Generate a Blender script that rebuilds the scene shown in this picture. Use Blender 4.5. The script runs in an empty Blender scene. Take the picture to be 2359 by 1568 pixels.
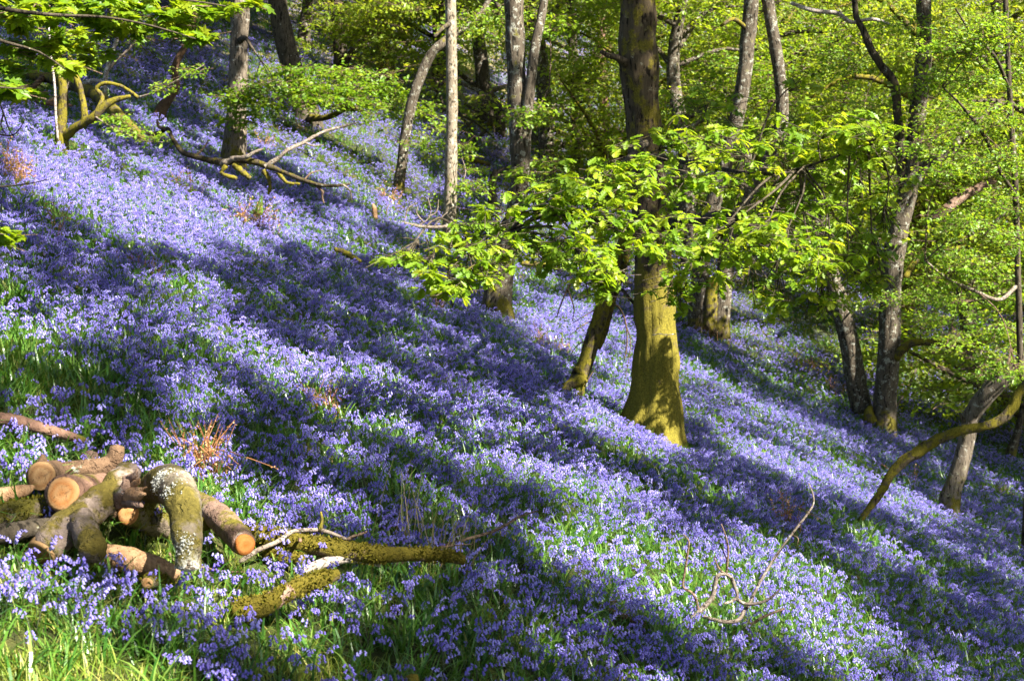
import bpy, math, random
import numpy as np
from mathutils import Vector, Matrix

SEED = 11
rng = np.random.default_rng(SEED)
random.seed(SEED)
scn = bpy.context.scene
col = scn.collection

# ------------------------------------------------------------------ numeric helpers
def vnoise(p, seed=0):
    """value noise, p (N,2|3) -> (N,) in 0..1"""
    p = np.asarray(p, float)
    if p.shape[1] == 2:
        p = np.concatenate([p, np.zeros((len(p), 1))], 1)
    i = np.floor(p).astype(np.int64)
    f = p - i
    f = f * f * (3 - 2 * f)
    out = np.zeros(len(p))
    for dx in (0, 1):
        for dy in (0, 1):
            for dz in (0, 1):
                h = ((i[:, 0] + dx) * 374761393 + (i[:, 1] + dy) * 668265263 + (i[:, 2] + dz) * 2147483647 + seed * 1274126177) & 0xFFFFFFFF
                h = ((h ^ (h >> 13)) * 1274126177) & 0xFFFFFFFF
                h = (h ^ (h >> 16)) & 0xFFFF
                w = (f[:, 0] if dx else 1 - f[:, 0]) * (f[:, 1] if dy else 1 - f[:, 1]) * (f[:, 2] if dz else 1 - f[:, 2])
                out += w * (h / 65535.0)
    return out

def fbm(p, seed=0, oct=3):
    p = np.asarray(p, float)
    s, a, t = 0, 1.0, 0
    for k in range(oct):
        s = s + a * vnoise(p * 2 ** k, seed + k)
        t += a
        a *= .5
    return s / t

def norm(v):
    return v / np.maximum(np.linalg.norm(v, axis=-1, keepdims=True), 1e-9)

# ------------------------------------------------------------------ camera geometry and terrain
PITCH = math.radians(6.0)
HT = .36                                    # half width of the view at distance 1 (50 mm lens)
CP, SP = math.cos(PITCH), math.sin(PITCH)

def ray(x, y):
    u = (x - 1179) / 1179 * HT
    w = (784 - y) / 1179 * HT
    d = np.array([u, CP + w * SP, -SP + w * CP])
    return d / d[1]

def P(x, y, depth):
    return ray(x, y) * depth

def project(p):
    p = np.asarray(p, float)
    dep = p[:, 1] * CP - p[:, 2] * SP
    dep = np.where(dep > .05, dep, np.nan)
    return np.stack([1179 + p[:, 0] / dep / HT * 1179, 784 - (p[:, 1] * SP + p[:, 2] * CP) / dep / HT * 1179], 1)

def Z(x, y):
    x = np.asarray(x, float); y = np.asarray(y, float)
    sx = np.where(x < 5, x, 5 + 6 * np.tanh((x - 5) / 6))
    sx = np.where(sx < -14, -14 + (sx + 14) * .7, sx)
    far = np.maximum(y - 16, 0)
    z = -1.94 - .42 * sx + .023 * y + .014 * far ** 1.7
    q = np.stack([x, y], -1).reshape(-1, 2)
    z = z + (.16 * (fbm(q * .45, 3) - .5) + .5 * (fbm(q * .13, 7, 2) - .5) * np.clip((q[:, 1] - 14) / 14, 0, 1)).reshape(z.shape)
    return z

_T = np.concatenate([np.arange(2.5, 40, .02), np.arange(40, 140, .1)])
def G(x, y, lift=0.0):
    """the terrain point seen at picture point (x, y)"""
    d = ray(x, y)
    pts = d[None] * _T[:, None]
    k = np.nonzero(pts[:, 2] < Z(pts[:, 0], pts[:, 1]) + lift)[0]
    p = pts[k[0]] if len(k) else pts[-1]
    return p

def inpoly(pts, poly):
    x, y = pts[:, 0], pts[:, 1]
    c = np.zeros(len(pts), bool)
    n = len(poly)
    for i in range(n):
        x1, y1 = poly[i]; x2, y2 = poly[(i + 1) % n]
        if y1 == y2: continue
        c ^= ((y1 > y) != (y2 > y)) & (x < (x2 - x1) * (y - y1) / (y2 - y1) + x1)
    return c

# ------------------------------------------------------------------ mesh accumulation
class MB:
    def __init__(s):
        s.v = []; s.q = []; s.t = []; s.n = 0; s.var = []
    def add(s, v, quads=None, tris=None, mat=0, var=None):
        v = np.asarray(v, float).reshape(-1, 3)
        if quads is not None and len(quads):
            qq = np.asarray(quads, np.int64).reshape(-1, 4) + s.n
            s.q.append((qq, np.broadcast_to(np.asarray(mat), (len(qq),))))
        if tris is not None and len(tris):
            tt = np.asarray(tris, np.int64).reshape(-1, 3) + s.n
            s.t.append((tt, np.broadcast_to(np.asarray(mat), (len(tt),))))
        s.v.append(v); s.n += len(v)
        s.var.append(np.zeros(len(v)) if var is None else np.broadcast_to(np.asarray(var, float), (len(v),)))
    def mesh(s, name, mats, smooth=True, origin=(0, 0, 0)):
        me = bpy.data.meshes.new(name)
        v = np.concatenate(s.v) - np.asarray(origin)
        q = np.concatenate([a for a, _ in s.q]) if s.q else np.zeros((0, 4), np.int64)
        t = np.concatenate([a for a, _ in s.t]) if s.t else np.zeros((0, 3), np.int64)
        mi = np.concatenate([b for _, b in s.q] + [b for _, b in s.t]).astype(np.int32)
        me.vertices.add(len(v)); me.vertices.foreach_set('co', v.astype(np.float32).ravel())
        loops = np.concatenate([q.ravel(), t.ravel()]).astype(np.int32)
        starts = np.concatenate([np.arange(len(q)) * 4, len(q) * 4 + np.arange(len(t)) * 3]).astype(np.int32)
        me.loops.add(len(loops)); me.loops.foreach_set('vertex_index', loops)
        me.polygons.add(len(starts)); me.polygons.foreach_set('loop_start', starts)
        me.polygons.foreach_set('material_index', mi)
        me.polygons.foreach_set('use_smooth', np.full(len(starts), smooth))
        a = me.attributes.new('var', 'FLOAT', 'POINT')
        a.data.foreach_set('value', np.concatenate(s.var).astype(np.float32))
        for m in mats: me.materials.append(m)
        me.update(calc_edges=True)
        me.validate()
        return me
    def build(s, name, mats, parent=None, smooth=True, origin=(0, 0, 0)):
        if not isinstance(mats, (list, tuple)): mats = [mats]
        o = bpy.data.objects.new(name, s.mesh(name, mats, smooth, origin))
        col.objects.link(o)
        if parent is not None: o.parent = parent
        else: o.location = origin
        return o

def tag(o, label=None, cat=None, group=None, kind=None):
    if label: o['label'] = label
    if cat: o['category'] = cat
    if group: o['group'] = group
    if kind: o['kind'] = kind
    return o

def empty(name, loc):
    o = bpy.data.objects.new(name, None)
    o.empty_display_size = .3
    col.objects.link(o); o.location = tuple(loc)
    return o

def spline(pts, rad, step):
    """Catmull-Rom resample of a polyline with radii"""
    pts = np.asarray(pts, float); rad = np.asarray(rad, float)
    if len(rad) != len(pts):
        rad = np.interp(np.linspace(0, 1, len(pts)), np.linspace(0, 1, len(rad)), rad)
    pe = np.vstack([2 * pts[0] - pts[1], pts, 2 * pts[-1] - pts[-2]])
    op, orr = [], []
    for i in range(len(pts) - 1):
        L = np.linalg.norm(pts[i + 1] - pts[i])
        n = max(1, int(math.ceil(L / step)))
        t = (np.arange(n) / n)[:, None]
        a, b, c, d = pe[i], pe[i + 1], pe[i + 2], pe[i + 3]
        op.append(.5 * (2 * b + (c - a) * t + (2 * a - 5 * b + 4 * c - d) * t ** 2 + (3 * b - a - 3 * c + d) * t ** 3))
        orr.append(rad[i] + (rad[i + 1] - rad[i]) * t[:, 0])
    op.append(pts[-1:]); orr.append(rad[-1:])
    return np.vstack(op), np.concatenate(orr)

def tube(mb, pts, rad, sides=12, step=None, rough=.08, nscale=None, mat=0, cap=True, flare=None, seed=0, fine=.0, open_start=False):
    pts = np.asarray(pts, float)
    r0 = float(np.max(rad))
    c, r = spline(pts, rad, step or max(.03, r0 * 1.1))
    n = len(c)
    tg = np.gradient(c, axis=0); tg = norm(tg)
    ref = np.array([1., 0, 0]) if abs(tg[0, 0]) < .8 else np.array([0, 1., 0])
    N = np.zeros_like(c)
    u = norm(ref - tg[0] * (ref @ tg[0]))
    for i in range(n):
        u = norm(u - tg[i] * (u @ tg[i])); N[i] = u
    B = np.cross(tg, N)
    a = np.arange(sides) / sides * 2 * math.pi
    ca, sa = np.cos(a), np.sin(a)
    rr = np.repeat(r[:, None], sides, 1)
    if flare is not None:
        h = np.linalg.norm(c - c[0], axis=1)
        fa, fh, lobes = flare
        k = np.exp(-h / fh)[:, None]
        la = np.clip(sum(w * np.maximum(np.cos((a - ph)), 0) ** 3 for w, ph in lobes), 0, 2.5)[None]
        rr = rr * (1 + fa * k * (.25 + la))
    v = c[:, None] + rr[..., None] * (N[:, None] * ca[None, :, None] + B[:, None] * sa[None, :, None])
    flat = v.reshape(-1, 3)
    ns = nscale or 1.2 / max(r0, .01)
    d = (fbm(flat * ns, seed + 5, 3) - .5) * 2 * rough
    if fine:
        ridge = np.abs(vnoise(np.stack([np.tile(a, n) * 5, np.repeat(np.arange(n), sides) * .12, np.zeros(n * sides)], 1), seed + 9) - .5) * 2
        d = d + fine * (ridge - .5)
    dirn = (N[:, None] * ca[None, :, None] + B[:, None] * sa[None, :, None]).reshape(-1, 3)
    flat = flat + dirn * (d * rr.ravel())[:, None]
    i = np.arange(n - 1)[:, None] * sides; j = np.arange(sides)[None]; j2 = (j + 1) % sides
    quads = np.stack([i + j, i + j2, i + sides + j2, i + sides + j], -1).reshape(-1, 4)
    tris = []
    verts = [flat]
    if cap:
        verts.append(c[-1:] + tg[-1:] * r[-1] * .35)
        k = n * sides; b = (n - 1) * sides
        tris += [[b + q, b + (q + 1) % sides, k] for q in range(sides)]
        if not open_start:
            verts.append(c[:1] - tg[:1] * r[0] * .2)
            tris += [[(q + 1) % sides, q, k + 1] for q in range(sides)]
    mb.add(np.vstack(verts), quads, tris if tris else None, mat)
    return c, r, tg

# ------------------------------------------------------------------ leaves
def tpl_simple():
    v = np.array([[0, 0, 0], [0, .5, -.05], [0, 1, -.12], [.3, .38, .06], [.22, .75, .02], [-.3, .38, .06], [-.22, .75, .02]])
    return v, np.array([[0, 3, 4, 1], [0, 1, 6, 5]]), np.array([[1, 4, 2], [1, 2, 6]])

def tpl_oak():
    ys = np.array([0, .12, .24, .33, .45, .54, .66, .75, .87, 1.0])
    xs = np.array([.012, .045, .16, .07, .24, .11, .30, .14, .20, .02])
    m = np.stack([np.zeros(10), ys, -.16 * ys ** 2], 1)
    r = np.stack([xs, ys + .03, -.16 * ys ** 2 + .25 * xs], 1)
    l = r * np.array([-1, 1, 1]); l[:, 1] -= .02
    v = np.vstack([m, r, l]); q = []
    for i in range(9):
        q.append([i, 10 + i, 11 + i, i + 1]); q.append([i, i + 1, 21 + i, 20 + i])
    return v, np.array(q), None

def tpl_maple():
    out = [(0, -.04), (.13, .05), (.42, -.02), (.34, .2), (.62, .38), (.36, .42), (.42, .6), (.18, .58), (.13, .78), (0, 1.0)]
    pr = np.array(out)
    full = np.vstack([pr, (pr[1:-1] * np.array([-1, 1]))[::-1]])
    c = np.array([[0, .3]])
    p2 = np.vstack([c, full])
    z = .05 - .35 * (p2[:, 0] ** 2) - .2 * np.maximum(p2[:, 1] - .3, 0) ** 2
    z[0] = -.02
    v = np.column_stack([p2, z]); n = len(full)
    return v, None, np.array([[0, 1 + (i), 1 + (i + 1) % n] for i in range(n)])

TPL = {'simple': tpl_simple(), 'oak': tpl_oak(), 'maple': tpl_maple()}

def put_leaves(mb, pos, dirn, nrm, size, kind='simple', mat=0, var=None, bend=None):
    v, q, t = TPL[kind]
    d = norm(dirn); n = norm(nrm - d * np.sum(nrm * d, -1, keepdims=True)); s = np.cross(d, n)
    size = np.broadcast_to(np.asarray(size, float), (len(pos),))
    V = pos[:, None] + size[:, None, None] * (v[None, :, 0, None] * s[:, None] + v[None, :, 1, None] * d[:, None] + v[None, :, 2, None] * n[:, None])
    k = np.arange(len(pos))[:, None, None] * len(v)
    if var is None: var = rng.random(len(pos))
    mb.add(V.reshape(-1, 3), None if q is None else (q[None] + k).reshape(-1, 4), None if t is None else (t[None] + k).reshape(-1, 3), mat, np.repeat(var, len(v)))

def prisms(mb, a, b, r, mat=1):
    """thin three sided twigs from a to b"""
    d = norm(b - a)
    ref = np.where(np.abs(d[:, 2:]) < .9, np.array([[0, 0, 1.]]), np.array([[1., 0, 0]]))
    u = norm(np.cross(d, ref)); w = np.cross(d, u)
    ang = np.arange(3) / 3 * 2 * math.pi
    o = np.cos(ang)[None, :, None] * u[:, None] + np.sin(ang)[None, :, None] * w[:, None]
    r = np.broadcast_to(np.asarray(r, float), (len(a),))[:, None, None]
    V = np.concatenate([a[:, None] + o * r, b[:, None] + o * r * .5], 1)
    f = np.array([[0, 1, 4, 3], [1, 2, 5, 4], [2, 0, 3, 5]])
    mb.add(V.reshape(-1, 3), (f[None] + np.arange(len(a))[:, None, None] * 6).reshape(-1, 4), None, mat)

def sprays(mb, cen, R, n, leaf, kind='simple', mats=(0, 1), twig=.004, flat=.5, droop=.25, var0=None):
    """leafy twigs: every centre gets a twig carrying n leaves in a loose flat spray"""
    C = len(cen)
    if C == 0: return
    R = np.broadcast_to(np.asarray(R, float), (C,))
    az = rng.random(C) * 2 * math.pi
    tz = rng.normal(0, .22, C)
    d = norm(np.stack([np.cos(az), np.sin(az), tz], 1))
    up = norm(np.stack([rng.normal(0, .3, C), rng.normal(0, .3, C), np.ones(C)], 1))
    s = norm(np.cross(d, up)); up = np.cross(s, d)
    t = rng.random((C, n)); side = np.where(rng.random((C, n)) < .5, -1., 1.)
    off = side * rng.random((C, n)) ** .8 * (.75 - .45 * t)
    pos = cen[:, None] + R[:, None, None] * (d[:, None] * (2 * t - 1)[..., None] + s[:, None] * off[..., None] + up[:, None] * (rng.normal(0, .16 * (1.2 - flat), (C, n)) - droop * off ** 2)[..., None])
    ld = s[:, None] * (side * .8)[..., None] + d[:, None] * rng.uniform(.1, 1.1, (C, n))[..., None] + rng.normal(0, .3, (C, n, 3)) + np.array([0, 0, -.3])
    ln = up[:, None] + rng.normal(0, 1 - flat, (C, n, 3))
    vb = (rng.random(C) if var0 is None else np.clip(var0 + rng.normal(0, .15, C), 0, 1))[:, None]
    var = np.clip(vb * .65 + rng.random((C, n)) * .35, 0, 1)
    put_leaves(mb, pos.reshape(-1, 3), ld.reshape(-1, 3), ln.reshape(-1, 3), leaf * rng.uniform(.6, 1.2, C * n), kind, mats[0], var.ravel())
    if twig:
        prisms(mb, cen - d * R[:, None], cen + d * R[:, None] * .9, twig, mats[1])
        k = rng.random((C, 2)) * 1.4 - .7
        for j in (0, 1):
            a = cen + d * (R * k[:, j])[:, None]
            sg = np.where(rng.random(C) < .5, -1, 1)[:, None]
            prisms(mb, a, a + (s * sg * .6 + d * .4) * R[:, None], twig * .7, mats[1])

def whorls(mb, cen, n, leaf, kind, mats=(0, 1), R=.16):
    C = len(cen)
    az = rng.random(C) * 2 * math.pi
    d = norm(np.stack([np.cos(az), np.sin(az), rng.uniform(-.45, .25, C)], 1))
    up = norm(np.stack([rng.normal(0, .25, C), rng.normal(0, .25, C), np.ones(C)], 1))
    s = norm(np.cross(d, up)); up = np.cross(s, d)
    a = rng.uniform(-2.0, 2.0, (C, n))
    ld = d[:, None] * np.cos(a)[..., None] + s[:, None] * np.sin(a)[..., None] + np.array([0, 0, -1.]) * rng.uniform(-.15, .8, (C, n))[..., None]
    pos = cen[:, None] + d[:, None] * (rng.uniform(-.35, .05, (C, n)) * R * .6)[..., None] + rng.normal(0, .008, (C, n, 3))
    ln = up[:, None] + rng.normal(0, .3, (C, n, 3)) + SUNISH * .25
    vb = rng.random(C)[:, None]
    put_leaves(mb, pos.reshape(-1, 3), ld.reshape(-1, 3), ln.reshape(-1, 3), leaf * rng.uniform(.55, 1.2, C * n), kind, mats[0], np.clip(vb * .6 + rng.random((C, n)) * .4, 0, 1).ravel())
    prisms(mb, cen - d * R + np.array([0, 0, -.02]), cen, .003, mats[1])
SUNISH = np.array([.3, -.3, .5])

# ------------------------------------------------------------------ materials
class NT:
    def __init__(s, name):
        s.m = bpy.data.materials.new(name); s.m.use_nodes = True
        s.t = s.m.node_tree; s.t.nodes.clear()
        s.out = s.t.nodes.new('ShaderNodeOutputMaterial')
    def n(s, typ, **kw):
        nd = s.t.nodes.new(typ)
        ins = kw.pop('ins', {})
        for k, v in kw.items(): setattr(nd, k, v)
        for k, v in ins.items():
            if hasattr(v, 'is_output') and v.is_output: s.t.links.new(v, nd.inputs[k])
            else: nd.inputs[k].default_value = v
        return nd
    def link(s, a, b): s.t.links.new(a, b)
    def noise(s, scale, detail=4, rough=.6, vec=None, dist=0.):
        nd = s.n('ShaderNodeTexNoise', ins={'Scale': scale, 'Detail': detail, 'Roughness': rough, 'Distortion': dist})
        if vec is not None: s.link(vec, nd.inputs['Vector'])
        return nd.outputs['Fac']
    def ramp(s, fac, stops, interp='LINEAR'):
        nd = s.n('ShaderNodeValToRGB'); cr = nd.color_ramp; cr.interpolation = interp
        while len(cr.elements) < len(stops): cr.elements.new(.5)
        for e, (p, c) in zip(cr.elements, stops):
            e.position = p; e.color = (*c, 1) if len(c) == 3 else c
        s.link(fac, nd.inputs['Fac'])
        return nd.outputs['Color']
    def mask(s, fac, lo, hi):
        nd = s.n('ShaderNodeMapRange', interpolation_type='SMOOTHSTEP', ins={'From Min': lo, 'From Max': hi})
        s.link(fac, nd.inputs['Value']); return nd.outputs['Result']
    def mix(s, fac, a, b):
        nd = s.n('ShaderNodeMix', data_type='RGBA')
        for sock, v in ((nd.inputs[0], fac), (nd.inputs[6], a), (nd.inputs[7], b)):
            if hasattr(v, 'is_output'): s.link(v, sock)
            else: sock.default_value = v if not isinstance(v, tuple) else ((*v, 1) if len(v) == 3 else v)
        return nd.outputs[2]
    def math(s, op, a, b=0.):
        nd = s.n('ShaderNodeMath', operation=op)
        for k, v in ((0, a), (1, b)):
            if hasattr(v, 'is_output'): s.link(v, nd.inputs[k])
            else: nd.inputs[k].default_value = v
        return nd.outputs[0]
    def attr(s, name):
        return s.n('ShaderNodeAttribute', attribute_name=name).outputs['Fac']
    def finish(s, color, rough=.8, bump=None, bstr=.5, bdist=.02, spec=.3):
        b = s.n('ShaderNodeBsdfPrincipled', ins={'Roughness': rough, 'Specular IOR Level': spec})
        if hasattr(color, 'is_output'): s.link(color, b.inputs['Base Color'])
        else: b.inputs['Base Color'].default_value = (*color, 1)
        if bump is not None:
            bm = s.n('ShaderNodeBump', ins={'Strength': bstr, 'Distance': bdist})
            s.link(bump, bm.inputs['Height']); s.link(bm.outputs[0], b.inputs['Normal'])
        s.link(b.outputs[0], s.out.inputs['Surface'])
        return s.m

def mat_bark(name, dark, light, moss=.3, mossc=((.05, .045, .006), (.15, .125, .016)), lichen=.2, lich=((.26, .26, .21), (.42, .42, .36)), stretch=.25, base_moss=0., scale=1., cracks=1., basew=.33):
    N = NT(name)
    tc = N.n('ShaderNodeTexCoord').outputs['Object']
    mp = N.n('ShaderNodeMapping', ins={'Scale': (1, 1, stretch)}); N.link(tc, mp.inputs['Vector']); vec = mp.outputs[0]
    big = N.noise(9 * scale, 6, .65, vec)
    fine = N.noise(46 * scale, 5, .7, vec)
    base = N.ramp(N.math('ADD', N.math('MULTIPLY', big, .55), N.math('MULTIPLY', fine, .45)), [(.36, dark), (.52, tuple(.5 * (a + b) for a, b in zip(dark, light))), (.68, light)])
    crack = N.mask(N.noise(30 * scale, 3, .6, vec), .36, .47)
    base = N.mix(crack, tuple(c * .4 for c in dark), base)
    lm = N.noise(11 * scale, 6, .72, tc)
    l_mask = N.mask(lm, .66 - .3 * lichen, .70 - .3 * lichen)
    lcol = N.ramp(N.noise(60 * scale, 3, .7, tc), [(.35, lich[0]), (.65, lich[1])])
    if cracks < 1: base = N.mix(1 - cracks, base, N.ramp(N.math('ADD', N.math('MULTIPLY', big, .55), N.math('MULTIPLY', fine, .45)), [(.36, dark), (.66, light)]))
    c = N.mix(N.math('MULTIPLY', l_mask, .85 if lichen > 0 else 0.), base, lcol)
    mn = N.noise(5.5 * scale, 6, .7, tc)
    if base_moss:
        sep = N.n('ShaderNodeSeparateXYZ'); N.link(tc, sep.inputs[0])
        hgt = N.mask(sep.outputs['Z'], base_moss, 0.0)
        mn = N.math('ADD', mn, N.math('MULTIPLY', hgt, basew))
    geo = N.n('ShaderNodeNewGeometry')
    sn = N.n('ShaderNodeSeparateXYZ'); N.link(geo.outputs['Normal'], sn.inputs[0])
    mn = N.math('ADD', mn, N.math('MULTIPLY', sn.outputs['Z'], .06))
    m_mask = N.mask(mn, .74 - .5 * moss, .84 - .5 * moss)
    mcol = N.ramp(N.noise(70 * scale, 5, .75, tc), [(.3, mossc[0]), (.7, mossc[1])])
    c = N.mix(m_mask, c, mcol)
    hgt = N.math('ADD', N.math('ADD', N.math('MULTIPLY', fine, .6), N.math('MULTIPLY', crack, .5)), N.math('MULTIPLY', N.noise(120 * scale, 3, .7, tc), .35))
    return N.finish(c, .9, hgt, .75, .018, .15)

def mat_leaf(name, cols, trans=.5, tcol=None, rough=.42, rnd=False, spec=.35):
    N = NT(name)
    f = N.n('ShaderNodeObjectInfo').outputs['Random'] if rnd else N.attr('var')
    k = len(cols)
    c = N.ramp(f, [(i / max(1, k - 1), cc) for i, cc in enumerate(cols)])
    b = N.n('ShaderNodeBsdfPrincipled', ins={'Roughness': rough, 'Specular IOR Level': spec}); N.link(c, b.inputs['Base Color'])
    tr = N.n('ShaderNodeBsdfTranslucent')
    g = N.n('ShaderNodeMix', data_type='RGBA', blend_type='MULTIPLY', ins={0: 1.0, 7: (*(tcol or (1.5, 1.3, .6)), 1)}); N.link(c, g.inputs[6])
    N.link(g.outputs[2], tr.inputs['Color'])
    mx = N.n('ShaderNodeMixShader', ins={0: trans}); N.link(b.outputs[0], mx.inputs[1]); N.link(tr.outputs[0], mx.inputs[2])
    N.link(mx.outputs[0], N.out.inputs['Surface'])
    return N.m

def mat_cut(name, pale, heart, dark, crack=True):
    N = NT(name)
    tc = N.n('ShaderNodeTexCoord').outputs['Object']
    dist = N.n('ShaderNodeVectorMath', operation='LENGTH'); N.link(tc, dist.inputs[0])
    wob = N.math('ADD', dist.outputs['Value'], N.math('MULTIPLY', N.math('SUBTRACT', N.noise(22, 3, .6, tc), .5), .03))
    c = N.ramp(N.math('MULTIPLY', wob, 12.), [(.0, heart), (.28, pale), (.44, heart), (.62, pale), (.8, pale), (.95, dark)])
    ring = N.math('SINE', N.math('MULTIPLY', wob, 1500.))
    c = N.mix(N.math('MULTIPLY', N.math('ADD', ring, 1.), .10), c, dark)
    c = N.mix(N.mask(N.noise(14, 5, .7, tc, 1.5), .60, .68), c, dark)
    ck = N.mask(N.noise(18, 2, .5, tc, 2.5), .485, .5)
    ck2 = N.mask(N.noise(18, 2, .5, tc, 2.5), .515, .5)
    c = N.mix(N.math('MULTIPLY', N.math('MULTIPLY', ck, ck2), .6 if crack else 0.), c, tuple(.3 * q for q in dark))
    return N.finish(c, .75, N.noise(160, 3, .6, tc), .4, .004, .2)

M = {}
M['oak'] = mat_bark('oak_bark', (.034, .024, .013), (.13, .095, .055), moss=.47, mossc=((.05, .042, .006), (.20, .165, .02)), lichen=.26, lich=((.14, .13, .095), (.27, .26, .2)), base_moss=2.4, scale=1., basew=.2)
M['lichen'] = mat_bark('lichen_bark', (.036, .028, .018), (.13, .105, .075), moss=.3, lichen=.36, lich=((.17, .165, .13), (.36, .36, .30)), base_moss=.5, scale=1.3, basew=.14)
M['lichen_sunlit'] = mat_bark('sunlit_lichen_bark', (.06, .047, .032), (.21, .17, .125), moss=.26, lichen=.26, lich=((.22, .21, .17), (.36, .35, .30)), base_moss=.8, scale=1.2, basew=.15)  # lighter copy of the lichen bark, sunlight put into its colour
M['pale'] = mat_bark('pale_lichen_bark', (.11, .085, .055), (.30, .25, .18), moss=.34, lichen=.34, mossc=((.11, .085, .02), (.24, .19, .05)), stretch=.5)
M['dark'] = mat_bark('dark_bark', (.028, .022, .014), (.10, .08, .055), moss=.26, lichen=.1)
M['moss'] = mat_bark('mossy_bark', (.035, .027, .015), (.11, .085, .05), moss=.62, mossc=((.045, .04, .004), (.21, .175, .016)), lichen=.1, scale=1.6)
M['dark_moss'] = mat_bark('dark_mossy_bark', (.03, .022, .012), (.09, .07, .04), moss=.42, mossc=((.035, .03, .004), (.12, .10, .012)), lichen=.15, scale=1.6)
M['moss_log'] = mat_bark('mossy_log_bark', (.07, .052, .034), (.21, .165, .12), moss=.66, mossc=((.045, .042, .006), (.14, .12, .018)), lichen=.16, stretch=1., scale=1.3, cracks=.25)
M['moss_rich'] = mat_bark('thick_moss', (.06, .045, .03), (.16, .11, .08), moss=.82, mossc=((.04, .036, .003), (.115, .088, .008)), lichen=.02, stretch=1., scale=1.4, cracks=.25)
M['lichen_log'] = mat_bark('lichen_moss_log', (.08, .062, .04), (.22, .18, .13), moss=.6, mossc=((.055, .046, .009), (.145, .115, .024)), lichen=.48, lich=((.40, .40, .34), (.66, .66, .60)), stretch=1., scale=.9, cracks=.25)
M['fork_log'] = mat_bark('bleached_mossy_bark', (.08, .058, .042), (.26, .20, .165), moss=.52, mossc=((.042, .034, .006), (.115, .088, .016)), lichen=.3, lich=((.26, .22, .19), (.40, .36, .32)), stretch=1., cracks=.2)
M['pink_log'] = mat_bark('flaky_pink_bark', (.09, .052, .035), (.25, .165, .12), moss=.38, lichen=.28, lich=((.24, .20, .18), (.38, .34, .31)), stretch=1., cracks=.25)
M['red_log'] = mat_bark('red_brown_bark', (.085, .045, .03), (.24, .14, .095), moss=.36, lichen=.0, stretch=1., cracks=.25)
M['brown_log'] = mat_bark('brown_bark', (.045, .025, .013), (.15, .092, .052), moss=.22, lichen=.1, stretch=1., cracks=.25)
M['grey_twig'] = mat_bark('grey_twig_bark', (.10, .075, .055), (.28, .23, .18), moss=.08, lichen=.25, stretch=1., scale=2.)
M['twig'] = mat_bark('brown_twig_bark', (.07, .045, .028), (.22, .15, .10), moss=.1, lichen=.08, stretch=1., scale=2.)
M['birch'] = mat_bark('birch_bark', (.20, .15, .12), (.50, .44, .38), moss=.05, lichen=.4, lich=((.5, .47, .42), (.68, .66, .6)), stretch=2., scale=1.5)
M['wood'] = mat_bark('torn_pale_wood', (.16, .08, .035), (.40, .25, .135), moss=.02, lichen=.0, stretch=.6, scale=2., cracks=.25)
M['lichen_flake'] = mat_leaf('lichen_flake', [(.30, .30, .26), (.46, .46, .41)], .1, (1, 1, 1), .9, spec=.1)
M['moss_fuzz'] = mat_leaf('moss_fuzz', [(.055, .05, .004), (.10, .088, .008), (.15, .13, .015)], .25, (1.2, 1.1, .5), .8, spec=.1)
M['bracken'] = mat_leaf('dead_bracken', [(.24, .10, .035), (.36, .18, .07), (.46, .30, .14), (.34, .24, .10)], .25, (1.2, 1, .8), .7)
M['cut_tan'] = mat_cut('cut_tan', (.25, .15, .065), (.17, .085, .03), (.08, .035, .012))
M['cut_orange'] = mat_cut('cut_orange', (.36, .20, .08), (.33, .135, .038), (.12, .04, .012))
M['cut_red'] = mat_cut('cut_red', (.40, .17, .045), (.38, .12, .022), (.2, .035, .008), False)
GREENS = [(.066, .15, .008), (.115, .22, .011), (.175, .28, .016), (.24, .30, .024)]
M['leaf_oak'] = mat_leaf('oak_leaf', [(.09, .185, .010), (.145, .255, .014), (.215, .315, .02), (.30, .335, .028)], .57)
M['leaf_maple'] = mat_leaf('maple_leaf', [(.07, .16, .008), (.12, .22, .010), (.19, .28, .014), (.27, .31, .018)], .58)
M['leaf_mid'] = mat_leaf('woodland_leaf', GREENS, .5)
M['leaf_shade'] = mat_leaf('shade_clump_leaf', [(.025, .055, .006), (.04, .08, .008), (.06, .10, .01)], .12)  # darkened leaf for the added clumps, so they shade more deeply
M['leaf_haw'] = mat_leaf('hawthorn_leaf', [(.09, .20, .018), (.145, .275, .022), (.205, .325, .028), (.27, .335, .034)], .55)
M['leaf_far'] = mat_leaf('far_leaf', [(.115, .205, .016), (.17, .27, .02), (.235, .325, .026), (.31, .345, .036)], .58)
M['blade'] = mat_leaf('bluebell_blade', [(.03, .095, .010), (.055, .145, .016), (.09, .19, .024), (.14, .22, .035)], .35, (1.3, 1.4, .5), .33, spec=.5)
M['lawn'] = mat_leaf('lawn_grass', [(.09, .16, .014), (.15, .22, .024), (.22, .26, .035), (.34, .30, .09)], .4, (1.3, 1.3, .5), .45)
M['stem'] = mat_leaf('flower_stem', [(.05, .06, .03), (.07, .10, .03)], .2)
M['bell'] = mat_leaf('bluebell_petal', [(.155, .118, .47), (.215, .172, .58), (.295, .25, .68), (.42, .385, .78)], .38, (1.05, 1.0, 1.15), .5, rnd=True, spec=.3)
M['dry'] = mat_leaf('dry_grass', [(.30, .20, .09), (.42, .32, .16), (.2, .22, .06)], .3)
M['fern'] = mat_leaf('fresh_fern', [(.10, .19, .02), (.14, .22, .03)], .45)

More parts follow.
